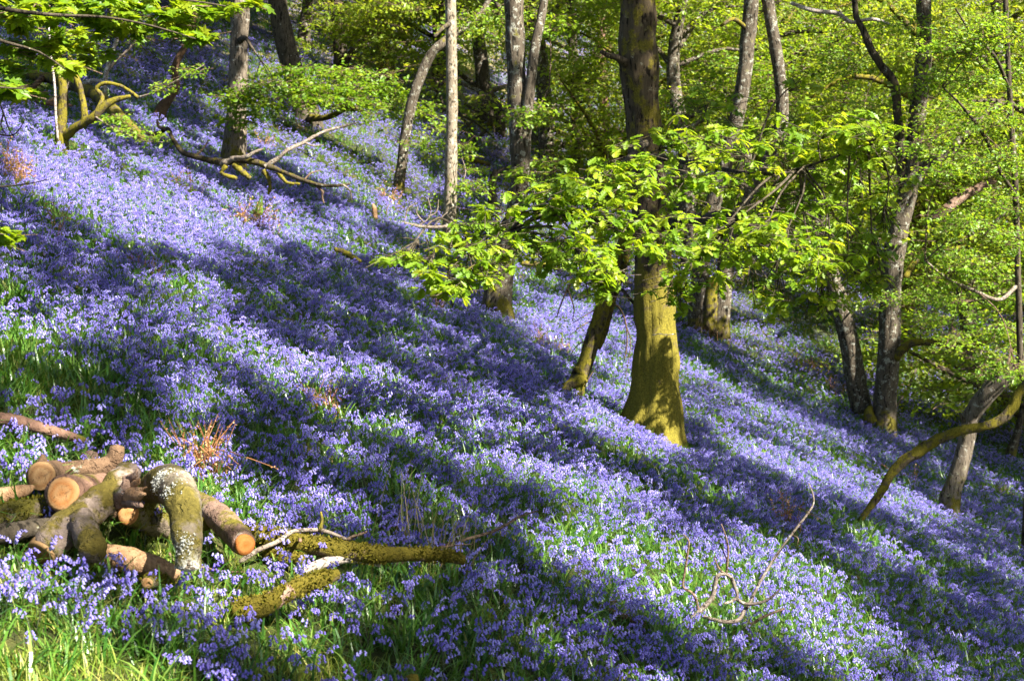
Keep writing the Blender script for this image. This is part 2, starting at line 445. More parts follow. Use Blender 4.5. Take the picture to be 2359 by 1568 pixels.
def mat_ground():
    N = NT('woodland_soil')
    tc = N.n('ShaderNodeTexCoord').outputs['Object']
    a = N.noise(1.1, 6, .65, tc); b = N.noise(14, 6, .7, tc)
    c = N.ramp(b, [(.3, (.018, .016, .008)), (.5, (.035, .045, .010)), (.7, (.055, .075, .014))])
    lit = N.ramp(N.noise(30, 4, .7, tc), [(.3, (.06, .04, .018)), (.7, (.17, .115, .05))])
    c = N.mix(N.mask(a, .55, .68), c, lit)
    sep = N.n('ShaderNodeSeparateXYZ'); N.link(tc, sep.inputs[0])
    far = N.mask(sep.outputs['Y'], 26, 40)
    farc = N.ramp(N.noise(.5, 6, .7, tc), [(.34, (.055, .085, .02)), (.47, (.10, .085, .19)), (.55, (.17, .14, .05)), (.66, (.11, .13, .03))])
    c = N.mix(N.math('MULTIPLY', far, .8), c, farc)
    return N.finish(c, .95, b, .8, .05, .1)
M['ground'] = mat_ground()

SOIL = .12      # the soil lies this far below the level at which trunks disappear among the flowers
# ------------------------------------------------------------------ ground sheet
def build_ground():
    mb = MB()
    ys = np.concatenate([np.arange(-30, 2, 2.), np.arange(2, 30, .25), np.arange(30, 150, 1.5)])
    xs = np.concatenate([np.arange(-90, -16, 2.5), np.arange(-16, 16, .25), np.arange(16, 90.1, 2.5)])
    X, Y = np.meshgrid(xs, ys)
    V = np.stack([X, Y, Z(X, Y) - SOIL], -1).reshape(-1, 3)
    ny, nx = X.shape
    i = np.arange(ny - 1)[:, None] * nx; j = np.arange(nx - 1)[None]
    q = np.stack([i + j, i + j + 1, i + nx + j + 1, i + nx + j], -1).reshape(-1, 4)
    mb.add(V, q)
    tag(mb.build('ground', M['ground']), kind='structure')
build_ground()

# ------------------------------------------------------------------ trees
SUN_EL = math.radians(46)
SUN_AZ = np.array([.80, -.60])
SUN = np.array([SUN_AZ[0] * math.cos(SUN_EL), SUN_AZ[1] * math.cos(SUN_EL), math.sin(SUN_EL)])
TREES = []            # (root, base point, extra foliage MB, leaf material, bark)

def pxr(r, depth): return r * HT / 1179 * depth

def line(pts, depth):
    """picture polyline -> 3D; a third number on a point is a depth offset in metres"""
    return np.array([P(p[0], p[1], depth + (p[2] if len(p) > 2 else 0)) for p in pts])

class Tree:
    def __init__(s, name, label, cat='tree', group=None, base=None, depth=None):
        s.base = G(*base) if depth is None else np.array([*(P(base[0], base[1], depth)[:2]), 0.])
        s.base[2] = float(Z(s.base[0], s.base[1]))
        s.depth = s.base[1]
        s.root = tag(empty(name, s.base), label, cat, group)
        s.leaf = MB(); s.skel = []; s.lit = []
        TREES.append(s)
    def part(s, name, pts, rad, mat, sides=14, world=False, **kw):
        pts = np.asarray(pts, float) if world else line(pts, s.depth)
        rad = [pxr(r, s.depth) for r in rad] if not world else rad
        mb = MB()
        c, r, t = tube(mb, pts, rad, sides, **kw)
        s.skel.append(c)
        return mb.build(name, mat, s.root, origin=s.base)
    def trunk(s, pts, rad, mat, top=None, sides=20, **kw):
        p3 = line(pts, s.depth)
        r3 = [pxr(r, s.depth) for r in rad]
        if len(r3) != len(p3): r3 = list(np.interp(np.linspace(0, 1, len(p3)), np.linspace(0, 1, len(r3)), r3))
        d0 = norm(p3[0] - p3[1])
        foot = p3[0].copy(); foot[2] = min(foot[2], float(Z(foot[0], foot[1]))) - .3
        p3 = np.vstack([foot, p3]); r3 = [r3[0] * 1.08] + list(r3)
        if top:
            d = norm(p3[-1] - p3[-2]); d = norm(d + np.array([0, 0, 1.2]))
            for k in range(3):
                p3 = np.vstack([p3, p3[-1] + d * top / 3 + np.array([random.uniform(-.2, .2), random.uniform(-.2, .2), 0])])
                r3.append(r3[-1] * .86)
        kw.setdefault('rough', .10); kw.setdefault('fine', .10)
        return s.part('trunk', p3, r3, mat, sides, world=True, **kw)
    def clumps(s, spec, leaf, kind='simple', per=22, R=.28, link=True, mat=1, dens=1., flat=.5, droop=.25, zr=.55, var0=None):
        """spec: (x, y, rx, ry, depth offset, sprays)"""
        for (x, y, rx, ry, dd, n) in spec:
            dep = s.depth + dd
            c = P(x, y, dep); k = HT / 1179 * dep
            n = int(n * dens); s.lit.append((c, max(.25, .6 * rx * k)))
            q = rng.normal(0, .48, (n, 3)); q = q / np.maximum(1, np.linalg.norm(q, axis=1, keepdims=True) / 1.15)
            cen = c + q * np.array([rx * k, max(rx * k * zr, .15), ry * k])
            if kind == 'simple': sprays(s.leaf, cen, R * rng.uniform(.6, 1.25, n), per, leaf, kind, (0, 1), twig=min(.005, leaf * .05), flat=flat, droop=droop, var0=var0)
            else: whorls(s.leaf, cen, per, leaf, kind, (0, 1), R)
            if link and s.skel:
                sk = np.vstack(s.skel)
                a = sk[np.argmin(np.linalg.norm((sk - c) * np.array([1, 1, .7]), axis=1))]
                mid = (a + c) / 2 + np.array([0, 0, .12 * np.linalg.norm(a - c)]) + rng.normal(0, .06, 3)
                r0 = min(.018, .006 + .004 * np.linalg.norm(a - c))
                tube(s.leaf, [a, mid, c], [r0, r0 * .7, r0 * .4], 6, step=.15, rough=.1, mat=mat)
                for j in range(min(n, 10)):
                    e = cen[j * max(1, n // 10)]
                    m2 = (c + e) / 2 + rng.normal(0, .05, 3)
                    tube(s.leaf, [c * .6 + mid * .4, m2, e], [r0 * .4, r0 * .3, .003], 4, step=.25, rough=.05, mat=mat, cap=False)
    def finish(s, leafmat, barkmat, name='crown'):
        if s.leaf.n: s.leaf.build(name, [leafmat, barkmat], s.root, origin=s.base, smooth=False)

# ---- the big mossy oak with its low spray of leaves
oak = Tree('oak_tree', 'big mossy oak with the thickest trunk and a low spray of bright lobed leaves', 'tree', base=(1506, 985))
oak.trunk([(1503, 990), (1512, 930), (1514, 860), (1513, 790), (1508, 700), (1500, 560), (1490, 400), (1480, 260), (1474, 170), (1471, 110), (1468, 0), (1462, -150)],
          [55, 52, 49, 47, 45, 42, 41, 39, 44, 44, 37, 33], M['oak'], top=4, sides=48, step=.07, rough=.13, fine=.16,
          flare=(1.0, .42, [(1.1, math.pi), (.7, -1.4), (.6, 1.5), (.25, -.2)]))
oak.part('branch', [(1540, 520), (1575, 508, -.4), (1620, 504, -.9), (1690, 492, -1.6), (1790, 480, -2.4)], [20, 15, 13, 10, 5], M['dark'], 14, rough=.16)
oak.part('branch', [(1490, 330, -.1), (1470, 340, -1.2), (1430, 380, -2.4), (1330, 440, -3.4), (1200, 520, -3.9), (1080, 570, -4.1)], [9, 7, 5, 3, 2, 1], M['dark'], 10, rough=.12)
oak.part('branch', [(1500, 360, -.2), (1560, 370, -1.4), (1660, 390, -2.6), (1780, 400, -3.4), (1900, 370, -3.7), (2000, 330, -3.7)], [8, 6, 4, 3, 2, 1], M['dark'], 10, rough=.12)
oak.part('branch', [(1455, 160), (1425, 135, -.2), (1400, 128, -.4), (1385, 120, -.5)], [13, 8, 6, 4], M['dark'], 10, rough=.2)
oak.part('branch', [(1502, 772, -.5), (1520, 769, -.6), (1536, 771, -.62), (1562, 768, -.55)], [1.0, 1.2, 1.0, .6], M['birch'], 6)
oak.part('branch', [(1600, 560, -3), (1585, 600, -3), (1570, 625, -3.1), (1555, 640, -3.1)], [2.5, 2.5, 2, 1.5], M['birch'], 6)
# leaves of the spray: small flat layers
OAKC = [(930, 590, 45, 12, -5.0, 7), (985, 600, 60, 16, -5.0, 9), (1060, 575, 70, 22, -4.8, 12), (1030, 655, 50, 14, -5.0, 8), (1090, 630, 40, 14, -4.9, 5), (1110, 540, 60, 24, -4.7, 10),
        (1150, 510, 60, 30, -4.6, 10), (1235, 435, 50, 18, -4.2, 6), (1270, 475, 60, 28, -4.4, 14), (1350, 450, 100, 35, -4.4, 26), (1330, 500, 80, 30, -4.6, 18), (1320, 575, 70, 28, -4.8, 16), (1370, 610, 45, 28, -5.0, 10), (1395, 645, 26, 16, -5.0, 5),
        (1240, 560, 80, 25, -4.4, 10), (1440, 395, 110, 34, -4.2, 26), (1430, 520, 80, 24, -4.6, 14), (1500, 560, 110, 24, -4.6, 18), (1560, 330, 90, 32, -3.8, 18), (1560, 430, 110, 40, -3.9, 22),
        (1640, 545, 120, 26, -4.3, 26), (1610, 600, 90, 26, -4.2, 14), (1560, 655, 50, 25, -3.8, 8), (1700, 350, 110, 34, -3.6, 22), (1700, 440, 120, 36, -3.4, 22), (1760, 540, 120, 26, -4.2, 24), (1790, 580, 110, 28, -4.0, 22),
        (1830, 470, 110, 34, -3.6, 18), (1830, 400, 100, 34, -3.5, 20), (1900, 310, 110, 30, -3.5, 24), (1960, 330, 80, 26, -3.7, 18), (2010, 310, 50, 18, -3.9, 9), (1960, 400, 80, 30, -3.3, 12), (1880, 600, 90, 30, -3.6, 20), (1950, 560, 80, 28, -3.4, 14),
        (1900, 660, 70, 22, -3.5, 10), (1800, 690, 50, 24, -3.2, 7), (1990, 640, 50, 24, -3.0, 8), (1790, 290, 90, 30, -2.8, 14), (1690, 270, 90, 24, -2.6, 12), (1620, 240, 80, 22, -2.2, 10), (1840, 190, 60, 20, -3., 5)]
oak.clumps([(x, y, rx * 1.15, ry * 2.0, d, n) for x, y, rx, ry, d, n in OAKC + [(1030, 672, 50, 16, -5.0, 8), (1110, 640, 40, 20, -4.9, 5), (1390, 655, 30, 22, -5., 7), (1560, 670, 50, 26, -3.8, 8), (1900, 690, 60, 22, -3.5, 9), (1720, 655, 60, 24, -3.7, 8), (1250, 600, 40, 24, -4.5, 6), (1160, 590, 50, 24, -4.7, 7), (2010, 600, 40, 30, -3.2, 8)] + [(2040, 330, 50, 20, -3.6, 8), (2040, 430, 50, 30, -3.2, 8), (2030, 520, 50, 30, -3.2, 8), (1980, 460, 60, 30, -3.2, 8)]], .076, 'oak', per=9, R=.15, zr=.9, dens=1.4)
oak.clumps([(1890, 430, 70, 60, -1.2, 9), (1960, 480, 50, 50, -1.4, 8), (1820, 520, 60, 40, -1., 7), (1920, 560, 60, 30, -1.1, 7)], .092, 'oak', per=10, R=.16)  # extra whorls added to throw dappled leaf shadow on the trunk foot
oak.finish(M['leaf_oak'], M['dark'])

# ---- trunks of the upper left slope
t = Tree('oak_tree', 'straight grey-brown oak behind the fallen mossy branch, leafy tufts on its trunk', base=(537, 372))
t.trunk([(537, 372), (541, 330), (544, 280), (548, 200), (551, 100), (555, 0), (558, -140)], [27, 26, 23, 21, 20, 19, 17], M['lichen_sunlit'], top=4, sides=28, step=.12, fine=.14, flare=(.3, .4, [(1, 0), (1, 2), (1, 4)]))
t.part('branch', [(552, 95, -.2), (565, 88, -.35), (580, 110, -.5), (600, 140, -.6)], [8, 5, 3, 1], M['dark'], 8)
t.clumps([(560, 225, 48, 20, -.6, 26), (600, 200, 50, 18, -.7, 16), (552, 270, 26, 24, -.5, 16), (630, 240, 44, 18, -.8, 12)], .075, per=16, R=.24)
t.finish(M['leaf_mid'], M['twig'])

t = Tree('oak_tree', 'dark left-leaning oak, its mossy foot under wide leafy boughs', base=(706, 276))
t.trunk([(706, 276), (700, 240), (680, 180), (660, 110), (645, 40), (632, -30), (615, -140)], [30, 26, 24, 23, 22, 20, 17], M['dark'], top=4, sides=24, step=.14, flare=(.3, .4, [(1, 0), (1, 2), (1, 4)]))
t.part('branch', [(712, 272, -.3), (745, 272, -.5), (775, 262, -.7), (805, 250, -.9), (850, 262, -1.)], [9, 7, 6, 5, 3], M['moss'], 10, rough=.18)
t.clumps([(690, 205, 90, 26, -1.6, 46), (780, 205, 100, 30, -1.6, 50), (860, 200, 90, 26, -1.4, 36), (760, 170, 90, 24, -1.2, 30), (660, 170, 60, 24, -1.2, 20), (830, 240, 80, 18, -1.8, 24), (900, 230, 60, 20, -1.4, 20), (720, 235, 60, 18, -1.9, 20)], .085, per=20, R=.32)
t.finish(M['leaf_mid'], M['twig'])

t = Tree('oak_tree', 'nearly black tree with a V of limbs, beyond the dark leaning oak', base=(790, 168))
t.trunk([(790, 190), (786, 140), (780, 70), (774, 0), (770, -90)], [20, 17, 15, 14, 12], M['dark'], top=3)
t.part('branch', [(788, 150), (808, 125), (832, 95), (850, 40)], [8, 8, 7, 4], M['dark'], 8)
t.clumps([(770, 60, 70, 28, -1, 26), (840, 90, 80, 30, -1, 36), (720, 110, 50, 20, -1, 14), (860, 30, 80, 30, -1, 34), (800, 20, 60, 24, -1.5, 20)], .095, per=18, R=.38)
t.finish(M['leaf_far'], M['twig'])

t = Tree('oak_tree', 'squat mossy tree with a thick lumpy foot left of the leaning thin trunk', base=(892, 185))
t.trunk([(892, 200), (890, 160), (884, 110), (888, 40), (895, -60)], [26, 20, 15, 13, 11], M['moss'], top=3)
t.part('branch', [(886, 110), (860, 70), (840, 20)], [8, 6, 4], M['dark'], 8)
t.clumps([(900, 60, 90, 34, -2, 40), (940, 110, 70, 30, -2, 28), (960, 40, 80, 34, -2, 34), (870, 130, 50, 20, -1, 14), (930, 0, 80, 30, -2, 24)], .095, per=18, R=.38)
t.finish(M['leaf_far'], M['twig'])

t = Tree('thin_tree', 'thin grey-brown trunk leaning right and bending toward the pale slender trunk', base=(918, 432))
t.trunk([(918, 432), (925, 380), (934, 310), (948, 240), (965, 185), (990, 130), (1018, 100), (1060, 70, .4), (1110, 30, .8), (1140, -40, 1.)], [14, 12.5, 12, 12, 12, 11, 10, 9, 8, 6], M['lichen'], sides=16, rough=.12)
t.clumps([(900, 260, 50, 30, .6, 16), (970, 270, 60, 28, .3, 20), (985, 330, 50, 34, -.4, 24), (1080, 60, 70, 30, .5, 30)], .07, per=18, R=.26)
t.finish(M['leaf_mid'], M['twig'])

t = Tree('thin_tree', 'slender straight trunk with pale lichen and ochre moss, left of the dark lichen trunk', base=(1034, 545))
t.trunk([(1034, 548), (1035, 500), (1038, 420), (1040, 320), (1040, 200), (1039, 90), (1038, 0), (1038, -130)], [17, 16, 14.5, 13, 13, 13, 12.5, 11], M['pale'], top=4, sides=20, step=.1, rough=.1)
t.part('branch', [(1036, 55, -.05), (1020, 65, -.3), (1000, 85, -.5)], [6, 4.5, 3.5], M['dark'], 8)
t.part('branch', [(1044, 455), (1062, 425, -.2), (1072, 395, -.2), (1064, 365, -.2)], [2, 1.8, 1.4, .8], M['grey_twig'], 6)
t.clumps([(1085, 430, 36, 26, -.4, 16), (1070, 340, 44, 26, .3, 14), (1020, 470, 30, 24, .2, 10), (1075, 390, 40, 20, .2, 10)], .065, per=16, R=.22)
t.finish(M['leaf_mid'], M['twig'])

t = Tree('oak_tree', 'dark trunk blotched with white lichen, its broad foot left of the broken mossy sapling', base=(1146, 716))
t.trunk([(1146, 716), (1146, 680), (1152, 640), (1162, 590), (1182, 510), (1194, 430), (1198, 340), (1194, 270), (1190, 180), (1186, 90), (1184, 0), (1182, -120)],
        [36, 32, 29, 25, 23, 22, 24, 24, 22, 22, 22, 20], M['lichen'], top=4, sides=32, step=.08, rough=.14, flare=(.15, .2, [(1, 0), (1, 2), (1, 4)]))
t.part('branch', [(1206, 320), (1214, 260, -.1), (1222, 190, -.1), (1232, 110, -.1), (1248, 30), (1262, -60)], [16, 14, 12, 11, 10, 8], M['lichen'], 14, rough=.14)
t.part('branch', [(1215, 300), (1225, 270, .2), (1245, 240, .4), (1265, 200, .6)], [3, 2.5, 2, 1], M['dark'], 6)
t.clumps([(1215, 270, 30, 24, -.4, 14), (1190, 400, 40, 20, -.4, 10), (1250, 260, 40, 22, .2, 12), (1155, 590, 50, 18, -.5, 12), (1240, 385, 50, 20, .3, 16), (1260, 60, 50, 30, .6, 20), (1140, 40, 60, 30, .8, 20)], .065, per=16, R=.22)
t.finish(M['leaf_mid'], M['twig'])

t = Tree('thin_tree', 'thin reddish trunk with a leaning second stem, just left of the big mossy oak', base=(1398, 345))
t.trunk([(1400, 352), (1396, 290), (1388, 200), (1386, 120), (1384, 40), (1383, -80)], [13, 11, 11, 10, 10, 9], M['red_log'], top=3)
t.part('branch', [(1400, 335), (1378, 300), (1362, 260), (1350, 215), (1342, 170)], [7, 6, 5, 4, 3], M['dark'], 8)
t.part('branch', [(1402, 330), (1418, 285), (1424, 245)], [3, 2.5, 1.5], M['birch'], 6)
t.clumps([(1330, 280, 60, 30, .5, 26), (1420, 200, 50, 40, .8, 24), (1340, 160, 60, 36, .8, 28), (1430, 310, 44, 26, .3, 16), (1350, 60, 70, 36, .8, 30), (1420, 60, 50, 36, .8, 22)], .075, per=18, R=.3)
t.finish(M['leaf_mid'], M['twig'])

t = Tree('snag', 'twisted dark dead stem with a snapped top, left of the white lichen trunk', 'dead tree', base=(1152, 310))
t.trunk([(1152, 312), (1152, 270), (1142, 240), (1124, 213), (1112, 190), (1113, 165), (1119, 140)], [13, 11, 11, 10, 9, 8.5, 7], M['dark'], sides=14, rough=.18)
t.part('branch', [(1140, 238), (1155, 228), (1162, 215)], [4, 3, 2], M['dark'], 7)

t = Tree('snag', 'short black broken stump with one crooked arm between two pale trunks', 'stump', base=(1135, 475))
t.trunk([(1135, 475), (1134, 440), (1136, 405), (1142, 392)], [12, 9, 8, 7], M['dark'], sides=14, rough=.18)
t.part('branch', [(1137, 408), (1152, 392), (1170, 384)], [6, 4, 2], M['dark'], 7)

sap = Tree('mossy_sapling', 'broken mossy sapling leaning beside the big oak, hung with dead twigs', 'tree', base=(1326, 893))
sap.trunk([(1326, 893), (1345, 845), (1362, 790), (1380, 735), (1396, 680), (1412, 625), (1432, 560), (1446, 510)], [22, 19, 18, 17, 16, 13, 11, 9], M['moss'], sides=20, rough=.18, step=.06)
sap.part('branch', [(1288, 910, -.2), (1312, 885, -.15), (1335, 872, -.1), (1345, 850)], [9, 12, 13, 10], M['moss'], 12, rough=.2)
sap.part('branch', [(1320, 858), (1330, 850, -.1), (1350, 880, -.1)], [5, 7, 5], M['moss'], 8, rough=.25)
sap.part('branch', [(1372, 800, .12), (1390, 760, .12), (1410, 690, .1), (1440, 600, .15), (1452, 540, .15), (1462, 500, .1)], [12, 12, 10, 9, 9, 8], M['moss'], 12, rough=.2)
sap.part('branch', [(1405, 665), (1432, 668, -.1), (1452, 690, -.1), (1470, 708, .0)], [5, 4, 4, 3], M['dark'], 8)
for pl, r in [([(1388, 655), (1350, 642, -.2), (1318, 650, -.3), (1306, 668, -.3), (1292, 700, -.3), (1282, 730, -.3)], 3.4), ([(1308, 668, -.3), (1316, 690, -.3), (1322, 712, -.3), (1318, 740, -.3)], 2),
              ([(1330, 648, -.25), (1312, 634, -.2), (1322, 616, -.2)], 2), ([(1392, 700), (1422, 705, .2), (1440, 740, .2), (1444, 790, .2), (1438, 830, .2)], 3), ([(1440, 745, .2), (1452, 790, .2), (1440, 872, .2)], 1.6),
              ([(1372, 712), (1345, 728, -.2), (1318, 745, -.3)], 1.6), ([(1364, 738), (1340, 750, -.2), (1310, 775, -.3)], 1.6), ([(1350, 785), (1330, 795, -.1), (1305, 830, -.2)], 1.8), ([(1345, 890, -.1), (1370, 850, -.1), (1395, 838, -.2)], 1.6),
              ([(1300, 905, -.2), (1280, 880, -.3), (1255, 868, -.3)], 1.8), ([(1376, 690), (1350, 680, -.2), (1322, 684, -.3)], 1.4)]:
    sap.part('twig', pl, [r, r * .4], M['twig'], 6, rough=.1)
sap.clumps([(1420, 590, 34, 30, .1, 10)], .05, per=14, R=.14)
sap.finish(M['leaf_mid'], M['twig'], 'foliage')

t = Tree('oak_tree', 'old forked tree with two ridged stems from one foot, right of the big mossy oak', base=(1632, 758))
t.trunk([(1604, 752), (1608, 700), (1612, 640), (1622, 560), (1650, 440), (1690, 300), (1712, 190), (1722, 90), (1730, 0), (1736, -120)], [24, 21, 20, 20, 18, 17, 17, 17, 17, 15], M['lichen'], top=4, sides=24, rough=.16, step=.1)
t.part('branch', [(1655, 778), (1660, 720), (1668, 640), (1682, 560), (1720, 460), (1770, 370), (1800, 280), (1796, 180), (1782, 90), (1768, 0), (1758, -110)], [27, 22, 19, 18, 17, 16, 15, 14, 14, 14, 12], M['lichen'], 22, rough=.16)
t.part('branch', [(1632, 760, -.1), (1636, 700, -.1), (1640, 640, -.1)], [16, 17, 12], M['moss'], 14, rough=.2)
t.part('branch', [(1722, 70), (1690, 45, -.3), (1660, 60, -.5)], [6, 5, 3], M['moss'], 8)
t.clumps([(1640, 340, 80, 36, .4, 22), (1740, 300, 80, 44, .8, 34), (1660, 440, 70, 36, .5, 24), (1760, 180, 80, 40, .9, 30), (1650, 160, 70, 40, .8, 30), (1830, 330, 70, 44, .6, 30), (1840, 460, 80, 44, .5, 34), (1600, 250, 60, 36, 1., 22)], .075, per=18, R=.3)
t.finish(M['leaf_mid'], M['twig'])

tw = Tree('oak_tree', 'twin-stemmed lichen-grey tree on the right with a low mossy limb reaching right', base=(2036, 985))
tw.trunk([(2033, 990), (2038, 930), (2043, 860), (2048, 780), (2050, 700), (2056, 600), (2072, 520), (2092, 440), (2104, 350), (2114, 250), (2126, 150), (2128, 60), (2126, -20), (2124, -140)],
         [30, 27, 26, 26, 25, 24, 23, 21, 19, 18, 18, 17, 17, 15], M['lichen'], top=3, sides=30, rough=.15, step=.1, flare=(.2, .25, [(1, 0), (1, 2), (1, 4)]))
tw.part('branch', [(1984, 948, .3), (1974, 890, .3), (1962, 820, .3), (1950, 760, .3), (1934, 700, .3), (1918, 650, .3), (1896, 560, .5), (1876, 460, .8), (1868, 380, 1)], [25, 24, 23, 23, 22, 20, 18, 15, 12], M['lichen'], 24, rough=.13)
tw.part('branch', [(2084, 470), (2078, 400), (2072, 330), (2066, 250), (2058, 190), (2028, 150), (2004, 110), (1988, 70), (1972, 40), (1966, -20), (1960, -90)], [13, 12, 11, 10, 10, 9, 9, 8, 7, 6, 5], M['dark'], 12, rough=.2)
tw.part('branch', [(2060, 62), (2010, 45), (1960, 52), (1930, 32), (1872, 25), (1822, 8)], [4, 4, 4.5, 5, 5, 4], M['birch'], 8, rough=.1)
tw.part('branch', [(2084, 460), (2108, 410), (2140, 375), (2185, 350), (2222, 310), (2262, 270), (2310, 235)], [17, 15, 13, 12, 11, 9, 6], M['lichen'], 14, rough=.16)
tw.part('branch', [(2062, 825, -.1), (2082, 800, -.2), (2110, 788, -.3), (2160, 790, -.4), (2210, 796, -.5), (2260, 790, -.5), (2310, 775, -.5)], [11, 10, 8.5, 8, 7, 6, 4], M['moss'], 12, rough=.18)
tw.part('branch', [(2085, 640), (2110, 600, .3), (2150, 580, .5), (2210, 570, .6), (2240, 555, .6)], [7, 7, 6, 5, 4], M['moss'], 10, rough=.2)
tw.part('branch', [(2140, 512, .8), (2180, 480, .8), (2230, 445, .9), (2290, 415, 1.)], [10, 12, 11, 9], M['pink_log'], 12, rough=.16)
tw.part('root', [(2006, 975, -.1), (2000, 955, -.05), (2004, 935)], [16, 13, 6], M['moss'], 10, rough=.3)
tw.clumps([(1990, 250, 70, 46, -.4, 26), (2030, 430, 60, 50, -.4, 26), (1960, 160, 70, 40, .5, 26), (2170, 300, 60, 40, -.6, 26), (2150, 180, 70, 44, -.6, 34), (2080, 60, 70, 40, -.4, 26), (1900, 120, 70, 40, .6, 26), (1930, 500, 60, 40, .3, 22), (2000, 570, 60, 36, .3, 20)], .06, per=18, R=.24)
tw.clumps([(2150, 740, 70, 26, -1.2, 30), (2230, 770, 70, 24, -1.2, 30), (2110, 690, 50, 30, -.8, 18), (2030, 690, 50, 24, -.6, 16)], .05, per=18, R=.2)
tw.finish(M['leaf_haw'], M['twig'])

t = Tree('leaning_tree', 'slim grey trunk leaning right behind the arching mossy bough, white lichen above', base=(2184, 1165))
t.trunk([(2184, 1168), (2196, 1120), (2212, 1070), (2225, 1020), (2236, 960), (2258, 925, -.1), (2290, 890, -.2), (2330, 855, -.3), (2380, 800, -.4)], [26, 21, 20, 19, 20, 21, 20, 17, 14], M['lichen_sunlit'], sides=24, rough=.14, step=.05, flare=(.2, .15, [(1, math.pi), (.6, 1), (.6, -1)]))
t.part('branch', [(2225, 975), (2215, 962, -.05), (2210, 950, -.05)], [8, 5, 2], M['dark'], 7)
t.clumps([(2330, 850, 60, 30, -.2, 22), (2290, 820, 60, 26, -.4, 22), (2260, 860, 40, 20, .2, 10), (2340, 780, 50, 30, -.3, 20)], .045, per=18, R=.17)
t.finish(M['leaf_haw'], M['twig'])

t = Tree('mossy_bough', 'long arching mossy bough bent down to the flowers in front of the slim leaning trunk', 'branch', base=(1984, 1196))
t.part('branch', [(1978, 1200), (2000, 1172), (2030, 1130), (2052, 1090), (2080, 1062), (2115, 1040), (2160, 1012), (2210, 992), (2262, 982), (2302, 968), (2330, 940), (2346, 905), (2390, 850)],
       [6, 8, 10, 11, 13, 14, 12, 12, 11, 12, 13, 11, 9], M['moss'], 18, rough=.3, step=.05)

t = Tree('thin_tree', 'short pale stem with a mossy foot at the right edge, beyond the arching bough', base=(2330, 1045))
t.trunk([(2326, 1048), (2340, 1005), (2352, 960), (2362, 900), (2370, 820), (2372, 700)], [14, 9, 8, 7, 7, 6], M['lichen'], sides=14)
t.clumps([(2350, 640, 40, 30, 0, 14), (2345, 740, 40, 24, 0, 12)], .05, per=16, R=.2)
t.finish(M['leaf_haw'], M['twig'])

haw = Tree('hawthorn_tree', 'small-leaved hawthorn with a thin trunk and fine bright leaves filling the right edge', base=(2395, 900), depth=16)
haw.trunk([(2372, 960), (2352, 850), (2346, 700), (2342, 560), (2338, 420), (2330, 300), (2322, 160), (2316, 20), (2312, -120)], [9, 8, 7, 7, 7, 6.5, 6, 6, 5], M['dark'], top=2, sides=12)
haw.part('branch', [(2340, 660), (2300, 690, -.3), (2240, 668, -.6), (2180, 640, -.8), (2130, 600, -.9)], [5, 4, 4, 3, 2], M['grey_twig'], 8)
haw.part('branch', [(2338, 450), (2300, 390, -.3), (2270, 320, -.5), (2220, 250, -.6), (2170, 200, -.7)], [5, 4.5, 4, 3, 2], M['dark'], 8)
haw.part('branch', [(2322, 200), (2290, 130, -.3), (2240, 80, -.5), (2200, 20, -.6)], [4, 4, 3, 2], M['dark'], 8)
HC = []
for (x, y, rx, ry, n) in [(2200, 110, 80, 40, 40), (2290, 70, 80, 40, 44), (2330, 170, 60, 40, 34), (2250, 190, 80, 40, 40), (2190, 250, 70, 36, 34), (2290, 280, 80, 40, 44), (2330, 370, 60, 40, 34), (2240, 370, 70, 36, 32), (2170, 400, 50, 36, 22),
                          (2290, 470, 80, 36, 40), (2220, 520, 70, 32, 30), (2160, 590, 60, 32, 26), (2250, 610, 80, 34, 38), (2330, 560, 50, 36, 26), (2310, 680, 70, 34, 36), (2210, 700, 70, 28, 30), (2150, 660, 50, 30, 20), (2290, 760, 70, 28, 30), (2340, 850, 50, 30, 20), (2180, 780, 60, 20, 16), (2120, 330, 50, 40, 18)]:
    HC.append((x, y, rx, ry, random.uniform(-1.6, .8), n))
haw.clumps(HC, .045, per=20, R=.2, dens=.9, zr=.8)
haw.finish(M['leaf_haw'], M['twig'])

for pl, lab in [([(2066, 935), (2090, 890), (2118, 832), (2130, 800)], 'pale bare stick leaning right just beside the twin-stemmed tree'), ([(2123, 910), (2132, 875), (2143, 840), (2150, 800)], 'thin brown stick standing upright by the green bank on the right')]:
    t = Tree('dead_stick', lab, 'stick', base=pl[0])
    t.part('stem', [(pl[0][0], pl[0][1] + 6)] + pl, [4, 3, 2.6, 2, 1.5], M['grey_twig'], 8)

# ---- left edge: mossy sapling, birch, bent stem
ms = Tree('mossy_sapling', 'mossy many-stemmed sapling near the left edge with a bough leaning right', 'tree', base=(142, 326))
ms.trunk([(142, 328), (140, 300), (143, 262), (146, 225), (143, 190), (134, 150), (124, 115), (126, 70), (130, 20), (134, -60)], [15, 13, 12, 11, 10, 9, 8, 7, 6, 5], M['moss'], sides=18, rough=.18, step=.06)
ms.part('branch', [(150, 315), (172, 296, -.1), (195, 282, -.15), (218, 268, -.2), (240, 245, -.2), (262, 232, -.2), (300, 222, -.2)], [11, 10, 10, 10, 9, 7, 4], M['moss'], 14, rough=.22)
ms.part('branch', [(194, 284, -.15), (194, 255, -.15), (188, 220, -.1), (180, 190, -.1), (170, 160), (160, 130)], [9, 8, 7, 7, 6, 5], M['moss'], 12, rough=.16)
ms.part('branch', [(222, 262, -.2), (236, 225, -.1), (222, 205, -.1), (240, 192, -.1), (270, 196, -.1), (295, 208, -.1), (318, 226, -.1)], [6, 5, 4.5, 4.5, 4, 4, 4], M['moss'], 12, rough=.25)
ms.part('branch', [(133, 322, -.1), (128, 260, -.15), (126, 200, -.15), (118, 130, -.15), (112, 60, -.15)], [3, 3, 2.8, 2.6, 2], M['birch'], 7)
